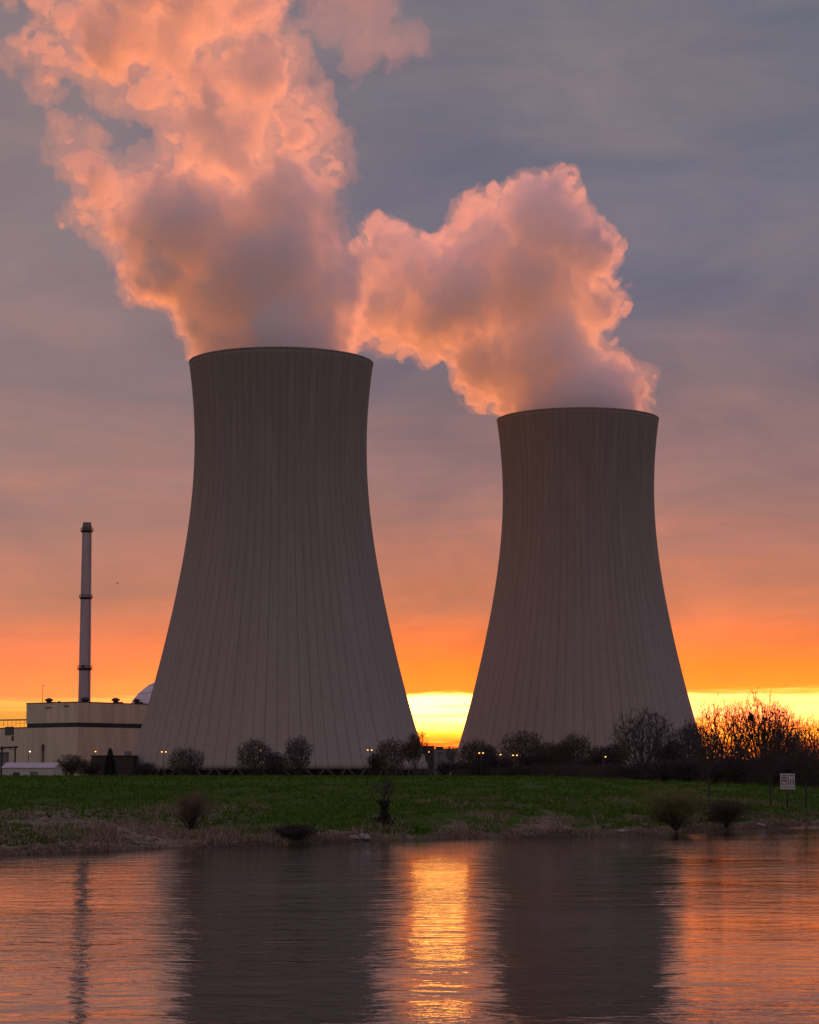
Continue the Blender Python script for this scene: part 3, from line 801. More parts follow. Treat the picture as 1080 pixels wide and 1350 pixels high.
TR = [  # kind, seed, px, top, distance, width, label
    ('bush', 1, 92, 994, 760, 46, 'brown leafless shrub between the white shed and the beige hall'),
    ('bush', 2, 118, 1001, 750, 34, 'low dark leafless shrub left of the lit lamp post before the brown outbuilding'),
    ('bush', 3, 190, 1003, 700, 36, 'low leafless shrub at the left foot of the larger tower'),
    ('round', 1, 245, 985, 700, 50, 'broad round bare tree before the left part of the larger tower'),
    ('round', 2, 336, 974, 700, 52, 'round bare tree with a lamp glowing in its crown'),
    ('round', 3, 364, 991, 705, 32, 'small bare tree leaning on the right side of the tree with the glowing lamp'),
    ('oval', 1, 393, 970, 698, 38, 'single upright oval bare tree standing clear before the middle of the larger tower'),
    ('bush', 4, 497, 992, 690, 34, 'leafless shrub under the twin lamp before the larger tower'),
    ('oval', 2, 516, 973, 685, 46, 'dense bare tree right of the twin lamp before the larger tower'),
    ('vase', 1, 549, 965, 640, 46, 'pale stemmed open bare tree reaching into the left of the sunset gap'),
    ('thin', 1, 597, 981, 640, 20, 'thin bare tree silhouetted in the right of the sunset gap', ),
    ('bush', 5, 586, 1002, 645, 24, 'low shrub at the bottom of the sunset gap'),
    ('round', 4, 628, 974, 560, 48, 'rounded bare tree at the left foot of the right tower'),
    ('bush', 6, 660, 996, 560, 38, 'low shrub between two bare trees under the lit lamps of the right tower'),
    ('oval', 3, 690, 962, 540, 60, 'tall twiggy bare tree with twin lamp light shining through its crown'),
    ('round', 5, 722, 978, 530, 46, 'dark crowded bare tree joined to the right of the lamp lit tree'),
    ('oval', 4, 758, 966, 500, 48, 'bare tree standing alone before the middle of the right tower'),
    ('bush', 7, 794, 981, 470, 50, 'dark dense thicket bush with an orange lamp shining through it'),
    ('oval', 11, 643, 983, 575, 34, 'narrow bare tree just left of the orange lamp at the right tower'),
    ('bush', 31, 708, 992, 545, 60, 'wide dark shrub under the lamp lit tree of the right tower'),
    ('round', 11, 740, 979, 520, 40, 'rounded bare tree between the crowded tree and the lone tree of the right tower'),
    ('bush', 32, 775, 996, 490, 44, 'low dark shrub right of the lone tree before the right tower'),
    ('oval', 12, 812, 980, 460, 36, 'narrow bare tree between the dark thicket and the large spreading tree'),
    ('bush', 33, 612, 1003, 590, 40, 'low dark shrub at the very foot of the right tower by the gap'),
    ('round', 6, 851, 936, 400, 92, 'large spreading bare tree with thick limbs before the right tower'),
    ('bush', 8, 884, 972, 385, 56, 'dark shrub filling in right of the large spreading tree'),
    ('oval', 5, 916, 950, 365, 58, 'dark dense bare tree where the right tower edge meets the glow'),
    ('round', 12, 958, 921, 345, 104, 'broad bare tree glowing orange with twigs against the low sun strip'),
    ('round', 13, 1002, 914, 340, 88, 'tallest bare tree with a dark nest high among glowing twigs'),
    ('round', 15, 1030, 928, 345, 70, 'glowing bare tree sloping down right of the nest tree'),
    ('oval', 6, 1038, 962, 320, 52, 'dark middle sized bare tree behind the white river sign'),
    ('round', 14, 1070, 944, 330, 66, 'glowing bare tree cut by the right edge'),
]
for i, r_ in enumerate(TR):
    kind, sd_, px, top, D, wp, lab = r_[:7]
    shrub = kind == 'bush'
    tree(kind, sd_, px, top, D, wp, lab, 'shrub' if shrub else 'tree', m_twig_red if px in (549, 597, 516) else None,
         group='leafless shrubs across the river' if shrub else 'bare trees across the river', thick=(1.0 if D in (345, 340, 330) else 1.8) if px > 600 else 1.45)
# the dark thicket under the right hand trees
HEDGE = [(838, 1004, 'low dark thicket shrub under the large spreading tree'), (872, 1000, 'dark thicket shrub behind the green willow bush'), (906, 997, 'dark thicket shrub left of the slim bank tree'),
         (940, 990, 'dark thicket shrub below the broad glowing tree, behind the slim bank tree'), (974, 986, 'tall dark thicket shrub below the nest tree'), (1006, 988, 'dark thicket shrub left of the white river sign'),
         (1036, 993, 'dark thicket shrub straight behind the white river sign'), (1064, 982, 'dark thicket shrub right of the white river sign'), (1092, 985, 'dark thicket shrub cut by the right edge')]
for i, (px, top, lab) in enumerate(HEDGE):
    D = np.interp(px, [838, 1092], [350, 262])
    tree('bush', 10 + i % 5, px, top, D, 60, lab, 'shrub', group='leafless shrubs across the river', thick=1.7)
# slim trees and shrubs down on the bank
tree('thin', 3, 936, 958, 0, 60, 'slim dark tree on the bank between the willow bush and the brown bush', base=1067, group='slim trees on the bank', thick=.8)
tree('thin', 4, 1016, 978, 0, 36, 'slim young tree on the bank left of the white river sign', base=1064, group='slim trees on the bank', thick=.8)
tree('thin', 5, 1063, 966, 0, 46, 'slim young tree on the bank right of the white river sign', base=1066, group='slim trees on the bank', thick=.8)
tree('willow', 1, 890, 1036, 0, 74, 'yellow green willow bush at the waterline right of the tower reflection', 'shrub', m_willow, 1095, 'shrubs at the waterline', .75)
tree('willow', 2, 957, 1054, 0, 60, 'brown willow bush at the waterline under the slim dark tree', 'shrub', m_twig_red, 1090, 'shrubs at the waterline', .75)
tree('willow', 3, 252, 1043, 0, 46, 'wispy dry stemmed bush on the bank below the larger tower', 'shrub', m_dry, 1096, 'shrubs at the waterline', .3)
tree('bush', 21, 389, 1086, 0, 60, 'dark low bush overhanging the water below the larger tower', 'shrub', None, 1108, 'shrubs at the waterline', 1.4)
tree('thin', 6, 506, 1012, 0, 44, 'faint bare sapling growing from a dark ivy wrapped stump on the bank', base=1087, group='slim trees on the bank', thick=.45)
g = ground_at(507, 1088)
rs = np.random.RandomState(8); n = 700
k_ = D_ = g.y / F
hh = rs.uniform(0, 1, n); aa = rs.uniform(0, 2 * PI, n); rr = (.36 + .22 * np.sin(hh * 6 + 1)) * rs.uniform(.5, 1.1, n)
c_ = np.stack([rr * np.cos(aa), rr * np.sin(aa), hh * 1.65], 1); l_ = rs.normal(size=(n, 2, 3)) * .10
iv = np_mesh('ivy_stump', np.stack([c_, c_ + l_[:, 0], c_ + l_[:, 1]], 1).reshape(-1, 3), np.arange(n * 3).reshape(-1, 3), m_needle)
iv.location = (g.x, g.y - .05, g.z - .03); tag(iv, 'dark ivy covered stump on the bank below the gap of the towers', 'stump')

conifer(145, 986, 765, 24, 'dark pointed evergreen before the low brown building', 2)

# tangled dark undergrowth that closes the feet of the tree line
rs = np.random.RandomState(12); SG = []
for px in np.arange(598, 1112, .55):
    D = np.interp(px, [598, 700, 838, 1092], [585, 530, 372, 285]) + rs.uniform(-4, 10); hmax = np.interp(px, [598, 660, 800, 850, 940, 1000, 1100], [13, 17, 24, 30, 42, 46, 48]) * D / F
    for j in range(11):
        x_ = at(px + rs.uniform(-1, 1), 1020, D).x; y_ = D + rs.uniform(-5, 5); z_ = tz(x_, y_) - .1
        p0 = np.array([x_, y_, z_ + rs.uniform(0, .55) * hmax]); L_ = hmax * rs.uniform(.25, .60) * (1 + .35 * math.sin(px * .21) * math.sin(px * .083 + 1))
        d_ = np.array([rs.normal() * .55, rs.normal() * .5, rs.uniform(.3, 1.0)]); d_ /= np.linalg.norm(d_)
        p1 = p0 + d_ * L_; p1[2] = min(p1[2], z_ + hmax * (1 + .18 * math.sin(px * .31 + 2)))
        SG.append((tuple(p0), tuple(p1), D * 1.15e-4, D * 5e-5))
ug = segs_mesh('undergrowth', SG, 3, m_twig); tag(ug, 'tangled dark undergrowth along the feet of the tree line', 'undergrowth', kind='stuff')

# magpie nest
mb = MB(); rn = random.Random(4)
NP = at(990, 946, 340)
segs = []
for i in range(160):
    v = Vector((rn.gauss(0, 1), rn.gauss(0, 1), rn.gauss(0, 1))).normalized() * .42 * rn.uniform(.6, 1); d_ = Vector((rn.gauss(0, 1), rn.gauss(0, 1), rn.gauss(0, .6))).normalized() * .3
    segs.append((tuple(v - d_), tuple(v + d_), .03, .02))
ne = segs_mesh('bird_nest', segs, 4, m_bark); ne.location = NP; tag(ne, 'dark round bird nest high in the tallest glowing tree', 'nest')

# bird in the sky
m_bird = basic('dark_feathers', (.03, .028, .03), .8)
mb = MB(); mb.tube([(-.35, 0, 0), (-.15, 0, .03), (.1, 0, .03), (.3, 0, .06), (.42, 0, .03)], [.02, .09, .11, .07, .01], 8)
mb.add([(.12, 0, .05), (-.08, 0, .05), (-.22, .55, .22), (.02, .6, .24), (-.30, 1.0, .10)], [(0, 1, 2, 3), (2, 4, 3)])
mb.add([(.12, 0, .05), (-.08, 0, .05), (-.22, -.55, .22), (.02, -.6, .24), (-.30, -1.0, .10)], [(0, 3, 2, 1), (2, 3, 4)])
mb.add([(-.3, 0, .02), (-.6, .1, .02), (-.6, -.1, .02)], [(0, 1, 2)])
bd = mb.build('bird', m_bird); bd.location = at(155, 769, 420); bd.rotation_euler = (0, 0, .5); bd.scale = (.6, .6, .6); tag(bd, 'tiny dark bird flying right of the tall chimney', 'bird')

# ------------------------------------------------------------------ reeds and meadow grass
def blades(name, n, xr, srange, pw, hr, seed, mat, keep=None, wid=.035, lean=.35):
    rs = np.random.RandomState(seed)
    bx = rs.uniform(xr[0], xr[1], n); s_ = srange[0] + (srange[1] - srange[0]) * rs.uniform(0, 1, n) ** pw
    by = bank(bx) + s_ / S_K
    if keep is not None:
        nn = vnoise(np.stack([bx * keep[0], by * keep[0] * .7, np.zeros(n)], 1), keep[2]) + .6 * vnoise(np.stack([bx * keep[0] * 3, by * keep[0] * 2, np.zeros(n)], 1), keep[2] + 1)
        ok = nn > keep[1]; bx, by, s_ = bx[ok], by[ok], s_[ok]; n = len(bx)
    bz = terr(bx, by) - .04
    h_ = rs.uniform(hr[0], hr[1], n) * (1 + .5 * vnoise(np.stack([bx * .5, by * .5, np.zeros(n)], 1), 77))
    a = rs.uniform(0, 2 * PI, n); w_ = wid * rs.uniform(.6, 1.4, n)
    base = np.stack([bx, by, bz], 1); sdv = np.stack([np.cos(a), np.sin(a), np.zeros(n)], 1) * w_[:, None]
    ln = rs.normal(size=(n, 2)) * lean
    tip = base + np.stack([ln[:, 0] * h_, ln[:, 1] * h_, h_], 1)
    o = np_mesh(name, np.stack([base - sdv, base + sdv, tip], 1).reshape(-1, 3), np.arange(3 * n).reshape(-1, 3), mat)
    return o
m_reed, T, out = new_mat('dead_reed')
rr_ = T.node('ShaderNodeNewGeometry').outputs['Random Per Island']
c = T.ramp(rr_, [(0, (.13, .10, .06)), (.5, (.26, .20, .135)), (.85, (.40, .32, .225)), (1, (.12, .13, .04))])
p = T.node('ShaderNodeBsdfPrincipled'); T.put(p.inputs['Base Color'], c); p.inputs['Roughness'].default_value = .9; p.inputs['Specular IOR Level'].default_value = .05; T.put(out.inputs['Surface'], p.outputs[0])
m_grass, T, out = new_mat('grass_blades')
rr_ = T.node('ShaderNodeNewGeometry').outputs['Random Per Island']
c = T.ramp(rr_, [(0, (.024, .074, .004)), (.6, (.066, .150, .009)), (1, (.125, .165, .025))])
p = T.node('ShaderNodeBsdfPrincipled'); T.put(p.inputs['Base Color'], c); p.inputs['Roughness'].default_value = .9; p.inputs['Specular IOR Level'].default_value = .05; T.put(out.inputs['Surface'], p.outputs[0])
tag(blades('bank_reeds', 24000, (-32, 48), (-.1, 4.0), 1.5, (.10, .42), 1, m_reed, (.30, .0, 31)), 'dead tan reeds and grass along the waterline', 'reeds', kind='stuff')
tag(blades('bank_straw', 30000, (-34, -10), (1.0, 24), 1.5, (.12, .40), 9, m_reed, (.16, .16, 61)), 'straw coloured dead growth on the left end of the bank', 'straw', kind='stuff')
tag(blades('pasture_grass', 90000, (-95, 170), (60, 222), 1.2, (.15, .36), 14, m_grass, None, .10), 'taller grass far up the meadow', 'grass', kind='stuff')
tag(blades('shore_sedge', 22000, (-32, 48), (-.15, .9), 1.0, (.08, .28), 5, m_reed), 'thin fringe of tan sedge at the very waterline', 'sedge', kind='stuff')
tag(blades('dry_grass', 60000, (-34, 50), (1.0, 24), 1.5, (.15, .45), 2, m_reed, (.085, .22, 41)), 'patches of dry tan grass on the bank slope', 'dry grass', kind='stuff')
tag(blades('meadow_grass', 130000, (-40, 75), (1.5, 75), 1.6, (.10, .36), 3, m_grass, (.10, -.22, 71), .05), 'short green grass of the meadow', 'grass', kind='stuff')

# stones by the water
m_stone = basic('pale_stone', (.34, .31, .29), .85, .4, 3.0)
for i, (px, py, r_, lab) in enumerate([(479, 1105, .34, 'flat pale stone at the waterline below the ivy stump'), (466, 1105, .22, 'small grey stone left of the flat pale stone'),
                                       (746, 1094, .26, 'pale stone in the reeds below the middle of the right tower'), (1002, 1089, .3, 'grey stone at the waterline right of the brown willow bush'),
                                       (822, 1097, .24, 'small stone at the waterline left of the green willow bush')]):
    g = ground_at(px, py); bm = bmesh.new(); bmesh.ops.create_icosphere(bm, subdivisions=3, radius=1)
    for v in bm.verts:
        nn = mnoise.noise(v.co * 1.3 + Vector((i * 7, 0, 0))); v.co *= 1 + .35 * nn; v.co = Vector((v.co.x * r_ * 1.6, v.co.y * r_, v.co.z * r_ * .55))
    me = bpy.data.meshes.new('stone'); bm.to_mesh(me); bm.free(); me.materials.append(m_stone)
    o = bpy.data.objects.new('stone', me); COL.objects.link(o); o.location = (g.x, g.y, g.z + r_ * .2); tag(o, lab, 'stone', 'stones along the waterline')

# ------------------------------------------------------------------ power station buildings
m_beige = basic('beige_cladding', (.60, .52, .40), .7, .18, .25, stretch=(1, 1, .15))
m_band = basic('dark_blue_band', (.012, .016, .030), .6, .2, .5)
m_dark = basic('dark_metal', (.03, .03, .036), .6, .3, 1.0)
m_grey = basic('grey_panel', (.17, .16, .165), .7, .25, .5)
m_white = basic('white_sheet_metal', (.50, .47, .45), .6, .15, .4)
m_roofw = basic('pale_roof', (.50, .47, .45), .6, .12, .4)
m_brown = basic('dark_brick', (.055, .035, .03), .9, .3, 2.0)
m_glass = basic('dark_glass', (.02, .02, .025), .25, .1, 1.0)
m_dome = basic('dome_sheet', (.62, .64, .66), .55, .12, .2)
m_chim = basic('chimney_concrete', (.40, .37, .40), .85, .2, .25, stretch=(1, 1, .1))
m_lamp = emit('lamp_glow', (1.0, .38, .08), 4.5)
m_lampw = emit('white_lamp_glow', (1.0, .62, .30), 7.0)
m_steel = basic('galvanised_steel', (.20, .19, .19), .5, .2, 2.0, metallic=.4)

CO = at(103, 926, 950.0); ztop = CO.z
dl = Vector((-24, 20, 0)).normalized(); dr = Vector((20, 24, 0)).normalized()
t = empty('turbine_hall', (CO.x, CO.y, GZ)); tag(t, 'large beige industrial hall with a dark blue band below the tall chimney', 'building')
Lf = 31.5; Rt = 62.0
zb1 = z_at(103, 958.5, 950); zb2 = z_at(103, 952.5, 950)
def quad(o_, L1, L2, z0, z1, grow_=0.0):
    a = Vector((o_.x, o_.y, 0)); p0 = a - (dl + dr) * grow_; p1 = a + dl * (L1 + grow_) - dr * grow_; p2 = a + dl * (L1 + grow_) + dr * (L2 + grow_); p3 = a + dr * (L2 + grow_) - dl * grow_
    return [(q_.x - CO.x, q_.y - CO.y) for q_ in (p0, p3, p2, p1)], z0 - GZ, z1 - GZ
mb = MB(); mb.prism(*quad(CO, Lf, Rt, GZ - .3, zb1)); mb.prism(*quad(CO, Lf, Rt, zb2, ztop)); mb.build('wall', m_beige, t)
mb = MB(); mb.prism(*quad(CO, Lf - .2, Rt - .2, zb1 + .003, zb2 - .003, -.12)); mb.build('band', m_band, t)
mb = MB(); mb.prism(*quad(CO, Lf, Rt, ztop + .003, ztop + .35, .12)); mb.build('parapet', m_brown, t)
def on_right(k, out_=.05): return Vector((CO.x, CO.y, 0)) + dr * k - dl * out_ - Vector((CO.x, CO.y, 0))
def on_left(k, out_=.05): return dl * k - dr * out_
rzr = math.atan2(dr.y, dr.x); rzl = math.atan2(dl.y, dl.x)
pw = on_right(43.5)
for (k, py, ww, hh) in ((43.5, 964.5, 1.3, 1.5), ):
    c_ = on_right(k); zc_ = z_at(165, py, 985) - GZ
    mb = MB(); mb.box((c_.x, c_.y, zc_), (ww, .18, hh), rzr); fr_ = mb.build('window', m_dark, t)
    c2 = on_right(k, .16); mb = MB(); mb.box((c2.x, c2.y, zc_), (ww - .3, .06, hh - .3), rzr); mb.build('pane', m_glass, fr_)
for k, py in ((18, 933), (7, 931.5)):
    c_ = on_left(k); mb = MB(); mb.box((c_.x, c_.y, z_at(80, py, 960) - GZ), (3.2, .14, .5), rzl); mb.build('louvre', m_brown, t)
m_joint = m_brown
c_ = on_left(20.5, .25); mb = MB(); mb.box((c_.x, c_.y, 7), (.5, .35, 14), rzl); mb.box((c_.x, c_.y, 12.5), (.9, .6, 2.4), rzl); mb.build('downpipe', m_dark, t)
for px, py, s_ in ((64.5, 921.5, 1.0), (112, 922, 1.15), (152.5, 923, 1.05), (180, 924.5, .9), (78, 923, .45)):      # roof fans and their hoods
    D = 978; c_ = at(px, 926, D); r_ = 1.7 * s_
    mb = MB(); z0 = ztop + .35
    mb.lathe([(.05, 0), (r_ * .6, 0), (r_ * .62, r_ * .55), (r_ * 1.05, r_ * .75), (r_ * .95, r_ * 1.05), (r_ * .35, r_ * 1.35), (.05, r_ * 1.4)], 14, (c_.x - CO.x, D - CO.y, z0 - GZ), smooth=False)
    if s_ > .5: mb.box((c_.x - CO.x + r_ * .9, D - CO.y, z0 - GZ + .35), (r_ * 1.6, 1.2, .7)); 
    mb.build('roof_vent', m_dark, t)
c_ = at(56, 926, 965); mb = MB(); h_ = z_at(56, 903, 965) - ztop
mb.tube([(c_.x - CO.x, 965 - CO.y, ztop - GZ), (c_.x - CO.x, 965 - CO.y, ztop - GZ + h_)], .11, 6); mb.tube([(c_.x - CO.x, 965 - CO.y, ztop - GZ + h_ - .2), (c_.x - CO.x + .8, 965 - CO.y, ztop - GZ + h_ - .2)], .08, 6); mb.build('mast', m_dark, t)

# lower wing on the left
WO = Vector((CO.x, CO.y, 0)) + dl * (Lf + .02) + dr * 1.5
zw = z_at(20, 960, 975)
t = empty('annex_building', (WO.x, WO.y, GZ)); tag(t, 'lower beige annex at the left edge with roof railings', 'building')
def wq(L1, L2, z0, z1, g_=0.0):
    ps = [-(dl + dr) * g_, dr * (L2 + g_), dl * (L1 + g_) + dr * (L2 + g_), dl * (L1 + g_) - dr * g_]
    ps[1] = dr * (L2 + g_) - dl * 0
    return [(q_.x, q_.y) for q_ in ps], z0 - GZ, z1 - GZ
mb = MB(); mb.prism(*wq(26, 30, GZ - .3, zw)); mb.build('wall', m_beige, t)
mb = MB(); mb.prism([(q_.x, q_.y) for q_ in (-dr * .1, dr * 30.1, dl * 26.1 + dr * 30.1, dl * 26.1 - dr * .1)], zw + .003 - GZ, zw + .4 - GZ); mb.build('parapet', m_brown, t)
for px, py in ((8, 974), (3, 964)):
    k = (at(27, 960, 975).x - at(px, 960, 985).x) / -dl.x
    c_ = dl * (k) - dr * .06; mb = MB(); mb.box((c_.x, c_.y, z_at(px, py, 985) - GZ), (1.5 if py > 970 else 5.5, .16, 2.0 if py > 970 else 3.5), rzl); fr_ = mb.build('window', m_dark, t)
    c2 = dl * k - dr * .16; mb = MB(); mb.box((c2.x, c2.y, z_at(px, py, 985) - GZ), (1.1 if py > 970 else 5.0, .06, 1.6 if py > 970 else 3.0), rzl); mb.build('pane', m_glass, fr_)
for i in range(9):
    c_ = dl * (1.0 + i * 2.6) + dr * .6; mb = MB(); mb.tube([(c_.x, c_.y, zw + .4 - GZ), (c_.x, c_.y, zw + 3.4 - GZ)], .08, 5); mb.build('railing_post', m_dark, t)
pa = dl * .5 + dr * .6; pb = dl * 25 + dr * .6
mb = MB()
mb.tube([(pa.x, pa.y, zw + 3.4 - GZ), (pb.x, pb.y, zw + 3.6 - GZ)], .28, 6); mb.tube([(pa.x, pa.y, zw + 1.8 - GZ), (pb.x, pb.y, zw + 1.8 - GZ)], .06, 5); mb.build('roof_pipe', m_dark, t)

# reactor dome, half hidden by the tower
DD = 1010.0; kd = DD / F; c_ = at(232, 962, DD); Rd = 68.5 * kd
t = empty('reactor_dome', (c_.x, DD, GZ)); tag(t, 'pale domed reactor roof peeking out left of the larger tower', 'dome')
pr = [(Rd * math.cos(a), c_.z - GZ + Rd * math.sin(a)) for a in np.linspace(0, PI / 2 - .001, 30)]
mb = MB(); mb.lathe(pr, 96); mb.build('dome_shell', m_dome, t)
mb = MB(); mb.lathe([(Rd + .02, -.3), (Rd + .02, c_.z - GZ)], 96); mb.build('drum_wall', m_dome, t)
for k in range(5):
    a0 = R(15 + 14 * k); mb = MB(); mb.lathe([(Rd * math.cos(a0) + .0, c_.z - GZ + Rd * math.sin(a0)), (Rd * math.cos(a0) + .16, c_.z - GZ + Rd * math.sin(a0) + .1), (Rd * math.cos(a0 + .007), c_.z - GZ + Rd * math.sin(a0 + .007))], 96); mb.build('seam_ring', m_grey, t)

# chimney
CD = 985.0; kc = CD / F; cb = at(111.2, 924, CD); ct = at(114.6, 690, CD)
t = empty('chimney', (cb.x, CD, GZ)); tag(t, 'tall slim pale chimney with three ringed platforms behind the beige hall', 'chimney')
zc = lambda py: z_at(112, py, CD) - GZ
mb = MB(); mb.lathe([(8.6 * kc, -.3), (8.1 * kc, zc(924)), (6.25 * kc, zc(702))], 40); mb.build('shaft', m_chim, t)
mb = MB(); mb.lathe([(6.4 * kc, zc(702)), (6.35 * kc, zc(693)), (5.4 * kc, zc(692.6)), (5.4 * kc, zc(689)), (4.6 * kc, zc(689)), (4.6 * kc, zc(694))], 40, smooth=False); mb.build('cap', m_grey, t)
for py, w_ in ((700.5, 8.6), (788.5, 9.0), (882, 10.0)):
    r0 = np.interp(py, [702, 924], [6.25, 8.1]) * kc; r1 = w_ * kc; z0 = zc(py)
    mb = MB(); mb.lathe([(r0 - .1, z0 - .75), (r1 - .4, z0 - .35), (r1, z0), (r1, z0 + .25), (r0 - .1, z0 + .25)], 40, smooth=False); pf_ = mb.build('platform', m_dark, t)
    mb = MB()
    for zz_ in (.75, 1.35): mb.tube([(r1 * .99 * math.cos(a), r1 * .99 * math.sin(a), z0 + zz_) for a in np.linspace(0, 2 * PI, 33)], .06, 5)
    for a in np.linspace(0, 2 * PI, 21)[:-1]: mb.tube([(r1 * .99 * math.cos(a), r1 * .99 * math.sin(a), z0 + .25), (r1 * .99 * math.cos(a), r1 * .99 * math.sin(a), z0 + 1.35)], .05, 5)
    mb.build('railing', m_dark, pf_)
mb = MB(); mb.box((-.3, -10.0 * kc, zc(880)), (1.3, 1.0, 1.7)); mb.build('beacon_box', m_dark, t)
mb = MB()
for sx in (-.25, .25): mb.tube([(6.5 * kc * .8 + sx, -(8.6 * kc) * .75, 0), (6.25 * kc * .8 + sx, -6.25 * kc * .75, zc(703))], .06, 5)
mb.build('ladder', m_grey, t)

# white shed
SD = 700.0
def wx(px, D=SD): return at(px, 1020, D).x
t = empty('white_shed', (wx(36), SD, tz(wx(36), SD))); tag(t, 'low white shed with a pale pitched roof at the left edge', 'shed')
zs = tz(wx(36), SD); x0, x1 = wx(3) - wx(36), wx(71) - wx(36); xm = wx(40) - wx(36)
he = 2.6 + (4.15 - zs) ; hr = he + 1.55
zE = z_at(36, 1012.5, SD) - zs; zR = z_at(36, 1006.5, SD) - zs
mb = MB(); dp = 16.0
mb.add([(x0, 0, -.2), (x1, 0, -.2), (x1, 0, zE), (x0, 0, zE), (x0, dp, -.2), (x1, dp, -.2), (x1, dp, zE), (x0, dp, zE), (x0 + dp * 0 - .0, dp / 2, zR), (x1, dp / 2, zR)],
       [(0, 1, 2, 3), (5, 4, 7, 6), (1, 5, 6, 9, 2), (4, 0, 3, 8, 7)]); mb.build('wall', m_white, t)
mb = MB(); o_ = .35
mb.add([(x0 - o_, -o_, zE - .02), (x1 + o_, -o_, zE - .02), (x1 + o_, dp / 2, zR + .14), (x0 - o_, dp / 2, zR + .14), (x0 - o_, dp + o_, zE - .02), (x1 + o_, dp + o_, zE - .02),
        (x0 - o_, -o_, zE + .12), (x1 + o_, -o_, zE + .12), (x1 + o_, dp / 2, zR + .30), (x0 - o_, dp / 2, zR + .30), (x0 - o_, dp + o_, zE + .12), (x1 + o_, dp + o_, zE + .12)],
       [(0, 1, 2, 3), (3, 2, 5, 4), (6, 9, 8, 7), (9, 10, 11, 8), (0, 6, 7, 1), (4, 5, 11, 10), (1, 7, 8, 2), (2, 8, 11, 5), (0, 3, 9, 6), (3, 4, 10, 9)]); mb.build('roof', m_roofw, t)
mb = MB(); mb.box((x0 + 4.2, -.05, 1.45), (1.9, .12, 1.1)); mb.build('window', m_glass, t)
mb = MB(); mb.box((x0 + 9.5, -.05, 1.1), (2.4, .12, 2.2)); mb.build('door', m_grey, t)

# dark low building and yard things
BD = 790.0
def block(name, px0, px1, top, D, depth, mat, label, cat, parts=()):
    xa, xb = at(px0, 1020, D).x, at(px1, 1020, D).x; xc = (xa + xb) / 2; g0 = tz(xc, D); h_ = z_at((px0 + px1) / 2, top, D) - g0
    t = empty(name, (xc, D, g0)); tag(t, label, cat)
    mb = MB(); mb.box((0, depth / 2, h_ / 2 - .15), (xb - xa, depth, h_ + .3)); mb.build('wall', mat, t)
    mb = MB(); mb.box((0, depth / 2, h_ + .16), (xb - xa + .5, depth + .5, .3)); mb.build('roof', m_dark, t)
    return t, xb - xa, h_
t, w_, h_ = block('brick_outbuilding', 120, 176, 997, 800, 14, m_brown, 'low dark brown outbuilding between the beige hall and the larger tower', 'building')
for k in (-.3, -.05, .2): mb = MB(); mb.box((w_ * k, -.05, h_ * .5), (1.5, .12, 1.3)); mb.build('window', m_glass, t)
mb = MB(); mb.box((w_ * .33, 4, h_ + 1.0), (2.2, 2, 1.4)); mb.build('roof_unit', m_grey, t)
t, w_, h_ = block('office_block', 553, 572.5, 984.5, 900, 12, basic('dull_render', (.085, .07, .065), .9, .2, .5), 'small grey block standing in the sunset gap with a lamp before it', 'building')
for k in (-.3, 0, .3):
    for q_ in (.35, .62, .86): mb = MB(); mb.box((w_ * k, -.05, h_ * q_), (1.0, .12, 1.1)); mb.build('window', m_glass, t)
t, w_, h_ = block('yard_shed', 814, 852, 1019.5, 470, 8, m_brown, 'low dark shed with a pale roof edge behind the large spreading tree', 'shed')
mb = MB(); mb.box((0, -.30, h_ + .17), (w_ + .6, .08, .36)); mb.build('fascia', m_roofw, t)
mb = MB(); mb.box((w_ * .2, -.06, 1.0), (1.2, .12, 2.0)); mb.build('door', m_dark, t)
t, w_, h_ = block('transformer_cabinet', -6, 8, 993, 860, 5, m_grey, 'grey cabinet under the dark gantry at the left edge', 'cabinet')
for k in (-.25, .25): mb = MB(); mb.box((w_ * k, -.05, h_ * .45), (w_ * .42, .12, h_ * .75)); mb.build('door', m_steel, t)
t = empty('pipe_gantry', (at(11, 1020, 850).x, 850, tz(at(11, 1020, 850).x, 850))); tag(t, 'dark steel gantry on two posts before the beige annex', 'gantry')
hg = z_at(11, 984, 850) - GZ; xg = [at(px, 1020, 850).x - at(11, 1020, 850).x for px in (2.0, 19.5)]
for xx in xg: mb = MB(); mb.box((xx, 0, hg / 2 - .1), (.55, .5, hg + .2)); mb.build('post', m_dark, t)
mb = MB(); mb.tube([(xg[0] - 2, 0, hg - .6), (xg[1] + .9, 0, hg - .2)], .3, 6); mb.tube([(xg[0] - 2, 0, hg - 1.5), (xg[0] + 2, 0, hg - .5), (xg[1] - .5, 0, hg - 1.3), (xg[1] + .9, 0, hg - .2)], .14, 6); mb.build('beam', m_dark, t)

# plant fence along the meadow edge
m_fence = basic('fence_wire', (.022, .020, .020), .8, .3, 1.0)
fy0 = 610.0; xa, xb = at(168, 1020, fy0).x, at(640, 1020, fy0).x
t = empty('plant_fence', ((xa + xb) / 2, fy0, tz(0, fy0))); tag(t, 'long dark fence between the meadow and the larger tower', 'fence')
nP = 46; L = xb - xa
for i in range(nP):
    xx = -L / 2 + L * i / (nP - 1)
    mb = MB(); mb.tube([(xx, 0, -.2), (xx, 0, 2.2), (xx, -.35, 2.5)], .06, 5); mb.build('post', m_fence, t)
mb = MB()
for zz_ in np.linspace(.15, 2.2, 8): mb.tube([(-L / 2, .07, zz_), (L / 2, .07, zz_)], .022, 4)
for i in range(int(L / .6)): mb.tube([(-L / 2 + i * .6, .09, .1), (-L / 2 + i * .6, .09, 2.2)], .012, 3)
mb.build('wire_panel', m_fence, t)

